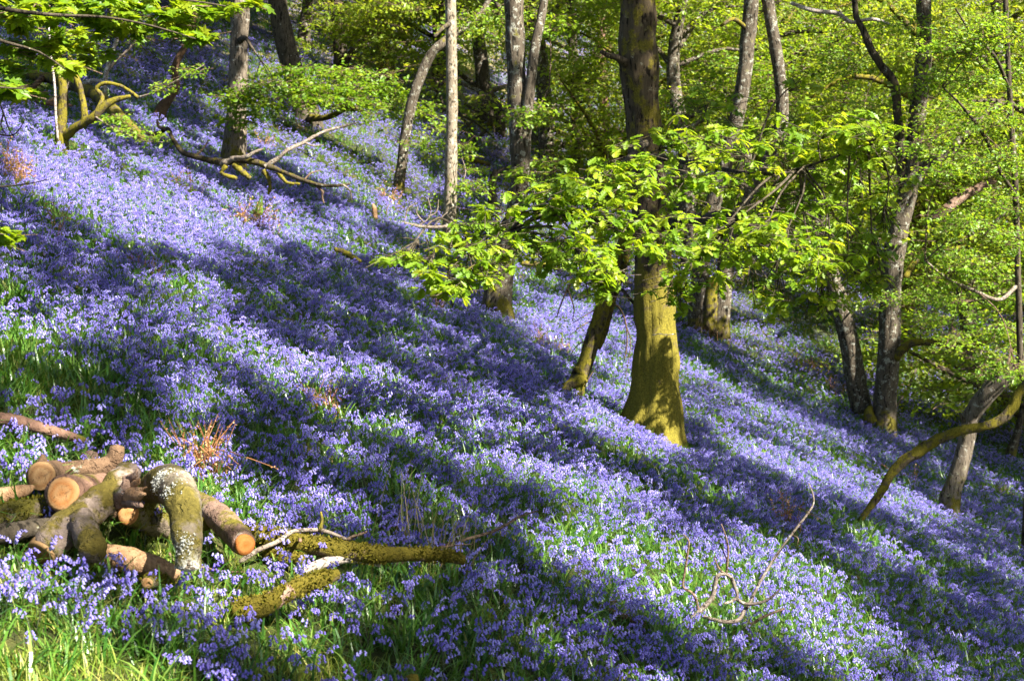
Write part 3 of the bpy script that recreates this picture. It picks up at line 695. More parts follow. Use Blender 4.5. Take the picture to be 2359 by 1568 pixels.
ms.part('branch', [(146, 230), (156, 200), (168, 175), (192, 140)], [4, 3, 2.5, 2], M['grey_twig'], 7)
ms.part('branch', [(320, 225, -.1), (360, 212, -.2), (400, 190, -.3), (440, 168, -.3), (470, 150, -.3)], [3, 2.5, 2, 1.5, 1], M['grey_twig'], 6)
ms.part('branch', [(215, 266, -.2), (250, 290, -.4), (290, 310, -.6), (330, 325, -.7), (375, 328, -.8)], [2.5, 2, 2, 1.5, 1], M['grey_twig'], 6)
ms.clumps([(262, 272, 30, 14, -.4, 9), (300, 300, 30, 12, -.6, 9), (345, 318, 30, 10, -.7, 8), (380, 200, 30, 12, -.3, 7), (440, 165, 30, 12, -.3, 8), (120, 90, 60, 30, .2, 16), (190, 110, 50, 26, .2, 12), (60, 130, 50, 30, .4, 14)], .05, per=12, R=.16, link=False)
ms.finish(M['leaf_haw'], M['twig'], 'foliage')

t = Tree('birch_sapling', 'thin white-barked sapling with a forked stem, right of the mossy sapling', 'tree', base=(240, 212))
t.trunk([(240, 216), (243, 180), (250, 145), (262, 112), (276, 75), (288, 40), (296, -20)], [5.5, 5.5, 5, 5, 4.5, 4, 3], M['birch'], sides=10, rough=.1, fine=.03)
t.part('branch', [(246, 165), (268, 140), (290, 120), (308, 98), (320, 60)], [4, 3, 3, 2.5, 1.5], M['grey_twig'], 8)
t.clumps([(300, 60, 50, 24, 0, 14), (250, 70, 40, 24, 0, 10), (320, 100, 30, 16, 0, 6)], .055, per=14, R=.22)
t.finish(M['leaf_mid'], M['twig'], 'crown')

t = Tree('bent_tree', 'bare brown S-shaped stem on the dark slope left of the straight oak', 'tree', base=(370, 262))
t.trunk([(368, 265), (378, 242), (396, 218), (406, 195), (402, 165), (408, 140), (424, 112), (438, 88), (446, 60), (450, 0)], [15, 13, 10, 9, 8, 8, 7.5, 7, 6, 5], M['brown_log'], sides=14, rough=.16, fine=.06)
t.part('branch', [(402, 200), (408, 186), (403, 172)], [6, 5, 3], M['brown_log'], 8)
t.clumps([(450, 40, 70, 30, 0, 20), (390, 60, 50, 26, 0, 14)], .07, per=16, R=.26)
t.finish(M['leaf_mid'], M['twig'])

# ---- top left overhanging maple bough from a tree outside the picture
mp = Tree('maple_tree', 'maple bough with broad pointed leaves hanging into the top left corner', base=(-700, 900), depth=7.)
mbase = mp.base
mp.part('trunk', [mbase + np.array([0, 0, -.2]), mbase + np.array([0, 0, 1.2]), mbase + np.array([.15, 0, 2.8]), mbase + np.array([.1, .1, 6])], [.2, .17, .15, .1], M['dark'], 16, world=True)
for pl in [[(-330, -60), (-150, -10), (0, 20), (120, 35), (240, 40), (350, 60), (450, 90)], [(-250, 40), (-80, 70), (20, 100), (90, 120), (150, 160)], [(-150, -40), (60, -30), (260, -10), (420, 0), (520, 15)], [(-260, 120), (-100, 180), (-20, 200), (60, 205)], [(-200, 500), (-60, 530), (10, 540)]]:
    p3 = line(pl, 6.4); p3 = np.vstack([mp.skel[0][np.argmin(np.abs(mp.skel[0][:, 2] - p3[0, 2]))], p3])
    mp.part('branch', p3, [.03, .02, .012, .009, .006, .004, .003], M['dark'], 8, world=True, step=.1)
MC = [(40, 45, 60, 26, .1, 10), (110, 30, 60, 24, -.2, 9), (190, 25, 70, 24, .1, 10), (130, 95, 60, 26, -.1, 11), (70, 110, 50, 20, .2, 8), (150, 150, 40, 22, -.1, 7), (200, 130, 40, 20, .2, 6), (260, 55, 60, 22, .2, 9), (340, 45, 60, 20, 0, 9), (330, 75, 40, 16, .3, 5), (410, 50, 50, 18, .2, 8),
      (450, 85, 45, 14, 0, 7), (480, 20, 60, 16, .2, 8), (30, 160, 40, 18, .2, 5), (15, 200, 50, 16, -.2, 9), (45, 212, 40, 12, -.2, 7), (10, 540, 22, 20, .3, 5), (560, 10, 50, 14, .3, 5), (60, 0, 120, 14, 0, 10), (300, 0, 140, 14, 0, 12)]
mp.clumps(MC, .078, 'maple', per=7, R=.12, dens=1.15, link=False, flat=.6, droop=.3)
mp.finish(M['leaf_maple'], M['twig'])

# ------------------------------------------------------------------ fallen wood and logs
def wood(name, label, cat, pl, rad, mat, depth=None, group=None, sides=16, rough=.14, forks=(), cuts=(), tail=False, splash=(), **kw):
    """a log or branch lying on the slope. pl: picture points; points without a depth lie on the ground"""
    pts = []
    for p in pl:
        if len(p) > 2: pts.append(P(p[0], p[1], p[2]))
        elif depth is not None: pts.append(P(p[0], p[1], depth))
        else: pts.append(G(p[0], p[1]))
    pts = np.array(pts); sh = 0.
    if len(pl[0]) > 2:
        rp = np.interp(np.linspace(0, 1, len(pl)), np.linspace(0, 1, len(rad)), rad)
        sh = min(float(G(p[0], p[1] + .8 * r, -.09)[1]) - p[2] for p, r in zip(pl, rp)) + .01
        pts = np.array([P(p[0], p[1], p[2] + sh) for p in pl])
    if tail: pts = np.vstack([pts, pts[-1] + np.array([0, -.01, -.06])]); rad = list(rad) + [rad[-1]]
    dep = float(np.mean(pts[:, 1]))
    if group == 'logs in the woodpile': rad = [r * 1.1 for r in rad]; forks = [(a, [r * 1.1 for r in b], c) for a, b, c in forks]
    rr = [pxr(r, dep) for r in rad]
    mb = MB()
    c, r, tg = tube(mb, pts, rr, sides, rough=rough, **kw)
    org = pts[0]
    root = mb.build(name, mat, None, origin=org)
    tag(root, label, cat, group)
    for fp, fr, fm in forks:
        q = np.array([P(a[0], a[1], a[2] + sh if len(a) > 2 else dep) for a in fp])
        m2 = MB(); tube(m2, q, [pxr(k, dep) for k in fr], max(7, sides // 2), rough=rough * 1.5, step=max(.01, pxr(fr[0], dep) * .3))
        m2.build('branch', fm, root, origin=org)
    for f, spread, n in splash:
        fl_ = MB(); i0 = f * (len(c) - 1); i = np.clip((i0 + rng.normal(0, spread / 2, n)).astype(int), 1, len(c) - 2)
        u = norm(np.cross(tg[i], np.array([0., -1, .25]))); w_ = norm(np.cross(u, tg[i])); w_ *= np.sign(w_[:, 1:2]) * -1
        a = rng.normal(0, .42, n)[:, None]
        nn = norm(w_ * np.cos(a) + u * np.sin(a)); ps = c[i] + nn * (r[i] * 1.05)[:, None] + tg[i] * rng.normal(0, .004, (n, 1))
        put_leaves(fl_, ps, norm(rng.normal(0, 1, (n, 3)) + 0 * nn), nn + rng.normal(0, .2, (n, 3)), rng.uniform(.004, .010, n), 'simple', 0)
        fl_.build('lichen_patch', M['lichen_flake'], root, origin=org, smooth=False)
    if mat in FUZZ:
        fz = MB(); n = int(len(c) * FUZZ[mat])
        i = rng.integers(1, len(c) - 1, n); a = rng.random(n) * 6.283
        u = norm(np.cross(tg[i], np.array([0., 0, 1]))); w_ = np.cross(u, tg[i])
        nn = u * np.cos(a)[:, None] + w_ * np.sin(a)[:, None]
        ps = c[i] + nn * (r[i] * 1.0)[:, None] + tg[i] * rng.normal(0, .008, (n, 1))
        k = (fbm(ps * 13, 21, 3) + .12 * nn[:, 2]) > .47
        put_leaves(fz, ps[k], nn[k] + rng.normal(0, .55, (k.sum(), 3)), rng.normal(0, 1, (k.sum(), 3)), rng.uniform(.006, .017, k.sum()), 'simple', 0)
        fz.build('moss', M['moss_fuzz'], root, origin=org, smooth=False)
    for end, cm, sc in cuts:
        k = 0 if end == 0 else -1
        n = -tg[0] if end == 0 else tg[-1]
        cutface(c[k] + n * rr[k] * (.21 if end == 0 else .36), n, rr[k] * sc, cm, root, org)
    return root

def cutface(pos, n, r, mat, parent, org):
    n = np.asarray(n); z = Vector(n); q = z.to_track_quat('Z', 'Y')
    m = MB(); k = 28
    a = np.arange(k) / k * 2 * math.pi
    wob = 1 + .05 * np.sin(2 * a + r * 100) + .03 * np.sin(3 * a + 1)
    rings = [(.0, .002), (.45, .002), (.9, .001), (1.0, -.004), (1.02, -.03)]
    V = [[0, 0, .002]]
    for f, h in rings[1:]:
        V += [[math.cos(t) * r * f * w, math.sin(t) * r * f * w, h] for t, w in zip(a, wob)]
    tr = [[0, 1 + i, 1 + (i + 1) % k] for i in range(k)]
    qd = []
    for g in range(len(rings) - 2):
        b = 1 + g * k
        qd += [[b + i, b + k + i, b + k + (i + 1) % k, b + (i + 1) % k] for i in range(k)]
    m.add(V, qd, tr)
    o = m.build('cut_face', mat, parent)
    o.rotation_mode = 'QUATERNION'; o.rotation_quaternion = q
    o.location = tuple(np.asarray(pos) - np.asarray(org))
    return o

FUZZ = {M['moss_log']: 30, M['moss_rich']: 44}
LG = 'logs in the woodpile'
D0 = 5.35
wood('log', 'forked mossy log sloping across the woodpile front, pale cut at its lower left', 'log',
     [(98, 1272, 5.2), (125, 1243, 5.25), (165, 1208, 5.32), (210, 1172, 5.4), (250, 1140, 5.48), (280, 1110, 5.55), (298, 1085, 5.62)], [35, 36, 35, 34, 33, 31, 27], M['fork_log'], group=LG, sides=40, step=.012, rough=.3,
     forks=[([(185, 1195, 5.3), (202, 1235, 5.2), (218, 1268, 5.12)], [31, 29, 27], M['fork_log']), ([(292, 1112, 5.52), (308, 1098, 5.44), (316, 1080, 5.42)], [15, 9, 2], M['pink_log']), ([(296, 1120, 5.5), (314, 1112, 5.42), (322, 1102, 5.4)], [12, 7, 2], M['wood']),
            ([(288, 1140, 5.46), (312, 1142, 5.38), (334, 1137, 5.34)], [20, 13, 3], M['wood']), ([(290, 1150, 5.46), (310, 1160, 5.38), (328, 1165, 5.35)], [17, 11, 3], M['pink_log']), ([(300, 1132, 5.44), (320, 1128, 5.38), (338, 1121, 5.36)], [9, 6, 1.5], M['wood']), ([(276, 1150, 5.46), (284, 1130, 5.42), (292, 1105, 5.44)], [20, 14, 6], M['pink_log'])],
     cuts=[(0, M['cut_tan'], .97)])
wood('log', 'stripped pale log lying below the forked mossy log, half sunk in flowers', 'log', [(215, 1278, 5.16), (260, 1282, 5.16), (310, 1294, 5.16), (365, 1308, 5.18), (410, 1322, 5.2)], [24, 27, 27, 24, 15], M['wood'], group=LG, sides=24, step=.015, rough=.2)
wood('log', 'fat bark-covered log with a big round orange cut end facing out of the pile', 'log', [(146, 1136, 5.34), (175, 1136, 5.48), (205, 1135, 5.7), (225, 1130, 5.95)], [38, 40, 40, 36], M['red_log'], group=LG, sides=36, step=.02, rough=.12, cuts=[(0, M['cut_orange'], .86)])
wood('log', 'log with a teardrop-shaped tan cut end, topmost at the left of the pile', 'log', [(95, 1096, 5.42), (104, 1094, 5.55), (125, 1088, 5.85)], [30, 30, 28], M['brown_log'], group=LG, sides=32, step=.02, rough=.1,
     forks=[([(97, 1076, 5.46), (98, 1060, 5.47), (98, 1046, 5.47)], [20, 10, 3], M['brown_log'])], cuts=[(0, M['cut_tan'], .95)])
wood('log', 'dark smooth log lying on top of the pile, its right end curving upward', 'log', [(112, 1088, 5.62), (150, 1083, 5.62), (190, 1080, 5.62), (232, 1076, 5.64), (256, 1066, 5.66), (267, 1046, 5.66), (270, 1028, 5.66)], [17, 19, 20, 21, 21, 18, 15], M['brown_log'], group=LG, sides=28, step=.02, rough=.1)
wood('log', 'short stub standing behind the dark smooth top log', 'log', [(205, 1072, 5.85), (206, 1056, 5.85), (207, 1042, 5.85)], [18, 19, 17], M['pink_log'], group=LG, sides=20, step=.02)
wood('log', 'split log with pale torn wood at the left edge of the picture', 'log', [(-60, 1150, 5.4), (-20, 1146, 5.4), (20, 1138, 5.42), (58, 1128, 5.46), (75, 1122, 5.5)], [18, 19, 17, 13, 6], M['wood'], group=LG, sides=20, step=.02, rough=.22)
wood('log', 'shaded mossy log under the split pale one at the left edge', 'log', [(-70, 1196, 5.3), (0, 1186, 5.36), (60, 1176, 5.45), (115, 1166, 5.6)], [26, 26, 25, 22], M['moss_log'], group=LG, sides=28, step=.02)
wood('log', 'dark rotten log lowest at the left edge, under the shaded mossy one', 'log', [(-60, 1235, 5.22), (10, 1228, 5.28), (80, 1215, 5.4), (140, 1205, 5.6)], [22, 22, 20, 16], M['dark'], group=LG, sides=24, step=.02)
wood('log', 'bare brown log end peeping between the orange cut end and the forked log', 'log', [(218, 1122, 5.6), (228, 1118, 5.75), (245, 1112, 6.0)], [25, 25, 22], M['red_log'], group=LG, sides=24, step=.02)
wood('log', 'short log with a slanted oval orange cut end under the forked log', 'log', [(295, 1182, 5.24), (320, 1190, 5.36), (352, 1203, 5.5), (384, 1218, 5.58)], [25, 28, 28, 24], M['moss_log'], group=LG, sides=32, step=.02, cuts=[(0, M['cut_orange'], .92)],
     forks=[([(345, 1196, 5.42), (353, 1196, 5.36), (357, 1197, 5.345)], [11, 10, 7], M['dark'])])
wood('log', 'arched mossy log splashed with white lichen, hollow shade beneath it', 'log', [(338, 1165, 5.98), (348, 1134, 5.9), (366, 1116, 5.72), (392, 1116, 5.5), (412, 1138, 5.35), (424, 1170, 5.26), (430, 1210, 5.2), (433, 1240, 5.16), (435, 1266, 5.14)],
     [20, 27, 38, 43, 40, 35, 32, 29, 26], M['lichen_log'], group=LG, sides=40, step=.012, rough=.2, tail=True, splash=[(.60, 4, 380), (.72, 3, 110), (.93, 3, 120)])
wood('log', 'pinkish log slanting down right from the arch to a small round red-orange cut end', 'log', [(440, 1152, 5.75), (470, 1168, 5.62), (505, 1192, 5.46), (535, 1222, 5.32), (562, 1252, 5.2)], [26, 29, 29, 28, 25], M['pink_log'], group=LG, sides=36, step=.015, rough=.1, cuts=[(1, M['cut_red'], .86)],
     forks=[([(468, 1190, 5.5), (470, 1205, 5.47), (468, 1214, 5.45)], [16, 17, 10], M['moss_rich'])])
wood('log', 'small half-buried log end in the flowers below the stripped pale log', 'log', [(338, 1342, 5.1), (360, 1338, 5.22), (400, 1334, 5.4)], [14, 15, 14], M['moss_log'], group=LG, sides=22, step=.02, cuts=[(0, M['cut_tan'], .85)])
wood('log', 'long thickly mossed log running right from the pile, a sawn knot on its side', 'log', [(545, 1222, 5.5), (600, 1232, 5.5), (660, 1245, 5.5), (720, 1255, 5.5), (790, 1268, 5.5), (860, 1276, 5.5), (930, 1276, 5.55), (1010, 1278, 5.6), (1070, 1290, 5.6)], [22, 24, 25, 23, 24, 21, 17, 15, 12], M['moss_rich'], group='logs lying in the flowers', sides=32, step=.02, rough=.16,
     forks=[([(690, 1240, 5.45), (691, 1244, 5.385), (691, 1246, 5.37)], [4.5, 4, 3], M['red_log'])])
wood('log', 'mossy log with one bare pinkish patch, lowest of the logs', 'log', [(535, 1408, 4.98), (570, 1402, 5.0), (610, 1392, 5.0), (648, 1372, 5.05), (690, 1350, 5.1), (735, 1334, 5.15), (778, 1322, 5.2)], [24, 27, 25, 20, 21, 20, 13], M['moss_rich'], group='logs lying in the flowers', sides=32, step=.02, rough=.16,
     forks=[([(622, 1387, 5.02), (646, 1373.5, 5.047), (670, 1361, 5.075)], [23.5, 21.3, 20.6], M['pink_log'])])
wood('log', 'slim pale barkless log between the two mossy logs', 'log', [(690, 1318, 5.2), (724, 1304, 5.25), (760, 1292, 5.28), (800, 1286, 5.3), (840, 1288, 5.32), (876, 1298, 5.34)], [9, 12, 12, 11, 11, 8], M['birch'], group='logs lying in the flowers', sides=18, step=.02, rough=.16)
wood('log', 'short mossy log tucked under the long thickly mossed log', 'log', [(606, 1272, 5.38), (650, 1280, 5.38), (700, 1290, 5.38)], [13, 15, 12], M['moss_rich'], group='logs lying in the flowers', sides=18, step=.02)
wood('log', 'stubby reddish log end with a white lichen cap among the flowers', 'log', [(905, 1296, 5.4), (922, 1285, 5.4), (938, 1276, 5.42)], [15, 16, 13], M['pink_log'], group='logs lying in the flowers', sides=18, step=.02)
wood('branch', 'crooked grey lichened branch lying over the long mossed log', 'branch', [(552, 1294, 5.05), (575, 1278, 5.06), (598, 1264, 5.1), (638, 1247, 5.2), (662, 1230, 5.25), (680, 1222, 5.28), (733, 1220, 5.3), (765, 1228, 5.3), (798, 1242, 5.3)], [6, 6, 5.5, 5.5, 5, 5, 5, 4.5, 4], M['grey_twig'], sides=12, step=.02, rough=.16,
     forks=[([(736, 1222, 5.3), (741, 1200, 5.3), (739, 1178, 5.3)], [7, 4, 2.5], M['moss']), ([(798, 1242, 5.3), (822, 1232, 5.3), (845, 1224, 5.3)], [4, 4, 3], M['twig'])])
wood('branch', 'long thin curved stick rising to the right from the end of the mossy log', 'branch', [(940, 1292, 5.3), (965, 1278, 5.35), (1003, 1262, 5.4), (1070, 1242, 5.5), (1130, 1225, 5.6), (1165, 1208, 5.65), (1195, 1190, 5.7), (1236, 1176, 5.75)], [3.5, 4, 4, 3.8, 3.8, 3.6, 3, 2], M['twig'], sides=10, step=.03, rough=.12,
     forks=[([(1005, 1262, 5.35), (1040, 1256, 5.35), (1090, 1252, 5.35)], [3, 2, 1], M['twig'])])
wood('branch', 'thin straight dark twig lying in the grass below the cut logs', 'branch', [(390, 1272, 5.0), (400, 1290, 5.02), (440, 1300, 5.05), (530, 1316, 5.1), (620, 1314, 5.12)], [3, 3, 2.5, 2, 1.2], M['twig'], sides=8, step=.03)
wood('log', 'dark log added as shade filling the gap beneath the fat orange-ended log', 'log', [(70, 1215, 5.2), (130, 1195, 5.3), (200, 1180, 5.45), (260, 1175, 5.6)], [22, 26, 26, 22], M['brown_log'], group=LG, sides=24, step=.02, rough=.16)  # added log, its dark bulk stands in for shade in the gap
# dead branch lower right
db = wood('dead_branch', 'dead forked branch with a looped crook standing up among the lower right flowers', 'branch', [(1580, 1446, 6.95), (1598, 1420, 6.98), (1616, 1402, 7.0), (1640, 1374, 7.0), (1647, 1345, 7.0), (1652, 1326, 7.0), (1668, 1321, 7.0), (1684, 1330, 7.0), (1692, 1350, 7.0), (1698, 1370, 7.0), (1688, 1382, 7.0), (1668, 1389, 6.95)],
     [6, 6.4, 6.4, 6, 5.6, 5.2, 4.5, 4.5, 4.4, 4, 3.5, 2.4], M['grey_twig'], sides=14, step=.02, rough=.1,
     forks=[([(1618, 1418, 6.95), (1645, 1426, 6.93), (1672, 1431, 6.93), (1700, 1427, 6.95), (1714, 1406, 7), (1727, 1386, 7.02), (1752, 1336, 7.05), (1787, 1280, 7.1), (1825, 1227, 7.1), (1860, 1182, 7.1), (1873, 1158, 7.1), (1871, 1135, 7.1), (1862, 1112, 7.1)], [4, 4.4, 4.8, 4.8, 4.4, 4, 3.8, 3.5, 3.2, 2.9, 2.5, 2, 1.5], M['grey_twig']),
            ([(1696, 1378, 7.), (1712, 1388, 7.0), (1735, 1390, 6.98), (1766, 1381, 6.97), (1790, 1362, 6.97), (1800, 1350, 6.97)], [4.5, 4, 4, 3.5, 2.5, 1.5], M['grey_twig']),
            ([(1672, 1321, 7.), (1675, 1295, 7.), (1677, 1265, 7.), (1672, 1238, 7.), (1661, 1206, 7.)], [3, 2.8, 2.5, 2, 1.5], M['twig']), ([(1674, 1290, 7.), (1664, 1265, 7.02), (1654, 1245, 7.02)], [2, 1.8, 1.2], M['twig']),
            ([(1668, 1321, 7.), (1654, 1306, 7.), (1644, 1280, 7.)], [2.6, 2.3, 1.4], M['twig']), ([(1609, 1408, 7.), (1602, 1378, 7.), (1590, 1362, 7.), (1573, 1350, 7.), (1578, 1310, 7.), (1584, 1270, 7.), (1586, 1246, 7.), (1574, 1230, 7.)], [4, 3.5, 3.3, 3.2, 3, 2.6, 2.2, 1.5], M['twig']),
            ([(1825, 1232, 7.1), (1838, 1240, 7.0), (1834, 1258, 7.0)], [1.5, 1.2, .8], M['twig'])])
wood('dead_branch', 'short bare stick rising to the right just below the looped dead branch', 'branch', [(1712, 1450, 6.85), (1735, 1434, 6.88), (1759, 1419, 6.9), (1806, 1401, 6.95)], [4, 4, 3.5, 2.5], M['twig'], sides=10, step=.03)
wood('dead_branch', 'short thick stick lying in the flowers left of the looped dead branch', 'branch', [(1378, 1392, 6.1), (1400, 1404, 6.1), (1440, 1420, 6.15), (1484, 1438, 6.2)], [5, 7, 7, 6], M['brown_log'], sides=12, step=.03, forks=[([(1392, 1398, 6.1), (1402, 1388, 6.1), (1420, 1384, 6.1)], [5, 4, 3], M['twig'])])
# upper left fallen wood
wood('fallen_tree', 'fallen mossy brown trunk on the left slope behind the mossy sapling', 'fallen tree', [(60, 172, 21.5), (110, 180, 21), (150, 190, 20.5), (195, 206, 20), (225, 222, 19.5), (262, 255, 18.6), (292, 286, 18), (325, 314, 17.3)], [12, 13, 15, 15, 14, 13, 12, 8], M['moss'], sides=18, rough=.2,
     forks=[([(190, 196, 20), (215, 186, 19.8), (250, 192, 19.6)], [6, 5, 3], M['birch']), ([(140, 188, 20.5), (120, 150, 20.5), (90, 130, 20.5)], [6, 5, 3], M['brown_log']), ([(100, 178, 21), (70, 205, 20), (40, 215, 19.6)], [7, 6, 4], M['brown_log'])])
wood('fallen_branch', 'reddish brown branch lying at the left edge below the fallen mossy trunk', 'branch', [(40, 214, 18.5), (64, 222, 18.3), (86, 230, 18.1), (109, 238, 17.9), (140, 240, 17.9), (166, 244, 17.8)], [5, 7, 7, 6, 5, 3], M['red_log'], sides=12, rough=.2, forks=[([(109, 236, 17.9), (128, 226, 17.9), (150, 222, 17.9)], [4, 4, 3], M['wood'])])
fb = 15.2
wood('fallen_branch', 'sprawling fallen mossy branch with many bends at the foot of the straight oak', 'branch', [(324, 312, 17), (350, 310, 16.8), (372, 304, 16.6), (386, 297, 16.4), (396, 316, 16), (408, 336, 15.8), (422, 352, 15.6), (445, 360, 15.4), (480, 369, 15.3), (510, 374, 15.2), (545, 370, 15.2), (580, 372, 15.1), (618, 384, 15), (660, 400, 14.8), (700, 416, 14.7), (740, 427, 14.6), (775, 428, 14.6), (806, 424, 14.7)],
     [5, 6, 5, 5, 5, 5, 6, 6, 7, 8, 8.5, 7.5, 6.5, 5, 4.5, 4, 3.5, 2.5], M['dark_moss'], sides=14, rough=.34, step=.05,
     forks=[([(610, 384, 15), (640, 366, 15), (662, 346, 15), (700, 328, 15.2), (745, 304, 15.4), (790, 292, 15.6), (820, 284, 15.7)], [6, 5, 4.5, 4, 3.5, 3, 2], M['grey_twig']), ([(510, 378, 15.2), (540, 366, 15.1), (566, 362, 15), (588, 350, 15), (606, 344, 15)], [8, 6, 5, 4, 2], M['grey_twig']),
            ([(540, 380, 15.1), (560, 398, 15), (575, 412, 15)], [8, 7, 6], M['moss']), ([(606, 392, 15), (618, 412, 15), (622, 430, 15), (618, 448, 15)], [6, 5, 4, 3], M['moss']), ([(520, 382, 15), (512, 400, 15), (545, 412, 15)], [6, 5, 5], M['moss']),
            ([(700, 416, 14.7), (715, 400, 14.7), (740, 392, 14.8)], [3, 2, 1], M['twig']), ([(450, 360, 15.4), (470, 340, 15.4), (480, 322, 15.4)], [3, 2, 1], M['twig']), ([(790, 426, 14.6), (806, 440, 14.6), (810, 462, 14.6)], [2.5, 2, 1], M['grey_twig']), ([(700, 328, 15.2), (720, 336, 15.2), (745, 334, 15.2)], [2.5, 2, 1], M['grey_twig']), ([(724, 424, 14.7), (742, 440, 14.6), (742, 456, 14.6), (746, 468, 14.6)], [4, 3, 2.5, 2], M['twig']), ([(386, 298, 16.4), (366, 292, 16.5), (362, 276, 16.5)], [5, 4, 3], M['pink_log']), ([(640, 396, 15), (660, 420, 14.9), (690, 424, 14.9)], [5, 4, 3], M['moss'])])
wood('log', 'rotten log half hidden in the flowers at the left edge above the woodpile', 'log', [(-30, 962), (20, 966), (60, 976), (110, 990), (160, 1004), (200, 1016)], [15, 16, 16, 14, 11, 6], M['red_log'], group='logs lying in the flowers', sides=18, rough=.2)
for o_, dz in ((bpy.data.objects[-1], 0),): pass
for pl, r, mt, lab in [([(772, 584), (790, 590), (812, 602), (830, 612)], [5, 7, 7, 4], M['moss'], 'short mossy branch lying in the middle of the bluebell slope'),
                       ([(1200, 612), (1230, 616), (1262, 620), (1292, 630)], [5, 7, 7, 5], M['moss'], 'mossy branch lying right of the white lichen trunk'),
                       ([(1210, 303), (1240, 298), (1268, 300), (1296, 312)], [5, 7, 7, 5], M['moss'], 'distant mossy branch lying in the flowers beyond the white lichen trunk'),
                       ([(1236, 322), (1265, 326), (1290, 332)], [4, 6, 4], M['moss'], 'second distant mossy branch, just in front of the first beyond the lichen trunk'),
                       ([(1066, 372), (1095, 376), (1126, 384)], [4, 6, 5], M['moss'], 'ochre mossy branch lying between the pale slender trunk and the stump')]:
    pts = [G(x, y) + np.array([0, 0, .05]) for x, y in pl]
    mb = MB(); tube(mb, pts, [pxr(q, pts[0][1]) for q in r], 12, rough=.22)
    tag(mb.build('fallen_branch', mt, None, origin=pts[0]), lab, 'branch')
st = Tree('broken_stake', 'pale broken stake of bare wood standing in the mid slope flowers', 'stump', base=(862, 502))
st.part('stem', [(864, 505), (863, 492), (862, 480), (859, 470)], [6, 6.5, 6, 2], M['wood'], 10, rough=.2)
bb = Tree('brushwood', 'tangle of bare grey twigs lying left of the pale slender trunk', 'branch', base=(960, 525))
bb.part('branch', [(870, 500), (892, 508), (930, 514), (962, 521), (1000, 524), (1030, 522)], [2.5, 3, 3.5, 4, 4, 4], M['grey_twig'], 8)
for pl in [[(965, 520), (985, 505), (992, 485), (985, 455)], [(985, 500), (1005, 488), (1010, 460)], [(930, 514), (940, 480), (960, 468)], [(900, 508), (890, 490), (896, 470)], [(1000, 522), (1018, 500), (1030, 490)], [(948, 518), (975, 535), (1000, 540)], [(975, 512), (960, 492), (962, 476)]]:
    bb.part('twig', pl, [2, 1.6, 1], M['grey_twig'], 6)
bb = Tree('brushwood', 'dark tangle of dead branches between the leaning thin trunk and the twisted dead stem', 'branch', base=(1080, 330))
for pl in [[(1000, 240), (1040, 260), (1090, 280), (1140, 320)], [(1040, 230), (1060, 265), (1085, 300), (1100, 345)], [(985, 200), (1010, 215), (1020, 250), (1015, 290)], [(1150, 240), (1100, 270), (1060, 310)], [(1000, 180), (1012, 205), (1000, 230)], [(1070, 240), (1110, 262), (1160, 275)], [(1120, 300), (1095, 322), (1060, 340)], [(980, 300), (1010, 320), (1050, 330)]]:
    bb.part('branch', pl, [4, 3, 2.4, 1.5], M['dark'], 7, rough=.2)
tg_ = Tree('dead_twig', 'thin dark forked twigs poking in from the left edge over the flowers', 'twig', base=(-20, 345), depth=8.)
for pl in [[(-40, 200), (-5, 232), (8, 262), (20, 296), (34, 318)], [(-30, 300), (10, 312), (36, 308), (56, 280)], [(8, 262), (2, 290), (14, 310)], [(-60, 428), (0, 430), (60, 424), (112, 414)]]:
    tg_.part('twig', pl, [2.4, 2, 1.6, 1], M['dark'], 6)

# ------------------------------------------------------------------ bracken, fern, moss hummock, dry grass
def bracken(x, y, w, h, label, n=30, fresh=0.):
    n = int(n * 1.5)
    b = G(x, y); k = HT / 1179 * b[1]
    mb = MB()
    for i in range(n):
        a = np.array([rng.normal(0, .45) * w * k, rng.normal(0, .3) * w * k, 0]) + b
        a[2] = Z(a[0], a[1]) - SOIL
        L = SOIL + 1.25 * h * k * rng.uniform(.35, 1.1); lean = rng.normal(0, .38, 2)
        e = a + np.array([lean[0] * L, lean[1] * L, L]); mid = (a + e) / 2 + np.array([0, 0, .12 * L])
        if rng.random() < .35: e[2] -= L * .5
        prisms(mb, np.array([a, mid]), np.array([mid, e]), .0018 + .0012 * rng.random(), 0)
        m = 12
        t = rng.random(m) ** .7
        pos = np.where(t[:, None] < .5, a + (mid - a) * t[:, None] * 2, mid + (e - mid) * (t[:, None] - .5) * 2)
        dr = rng.normal(0, 1, (m, 3)) * np.array([1, 1, .5]) + np.array([0, 0, -.2])
        put_leaves(mb, pos, dr, rng.normal(0, 1, (m, 3)), h * k * rng.uniform(.04, .12, m), 'simple', 0)
    tag(mb.build('bracken', M['bracken'], None, origin=b, smooth=False), label, 'bracken', 'dead bracken clumps')
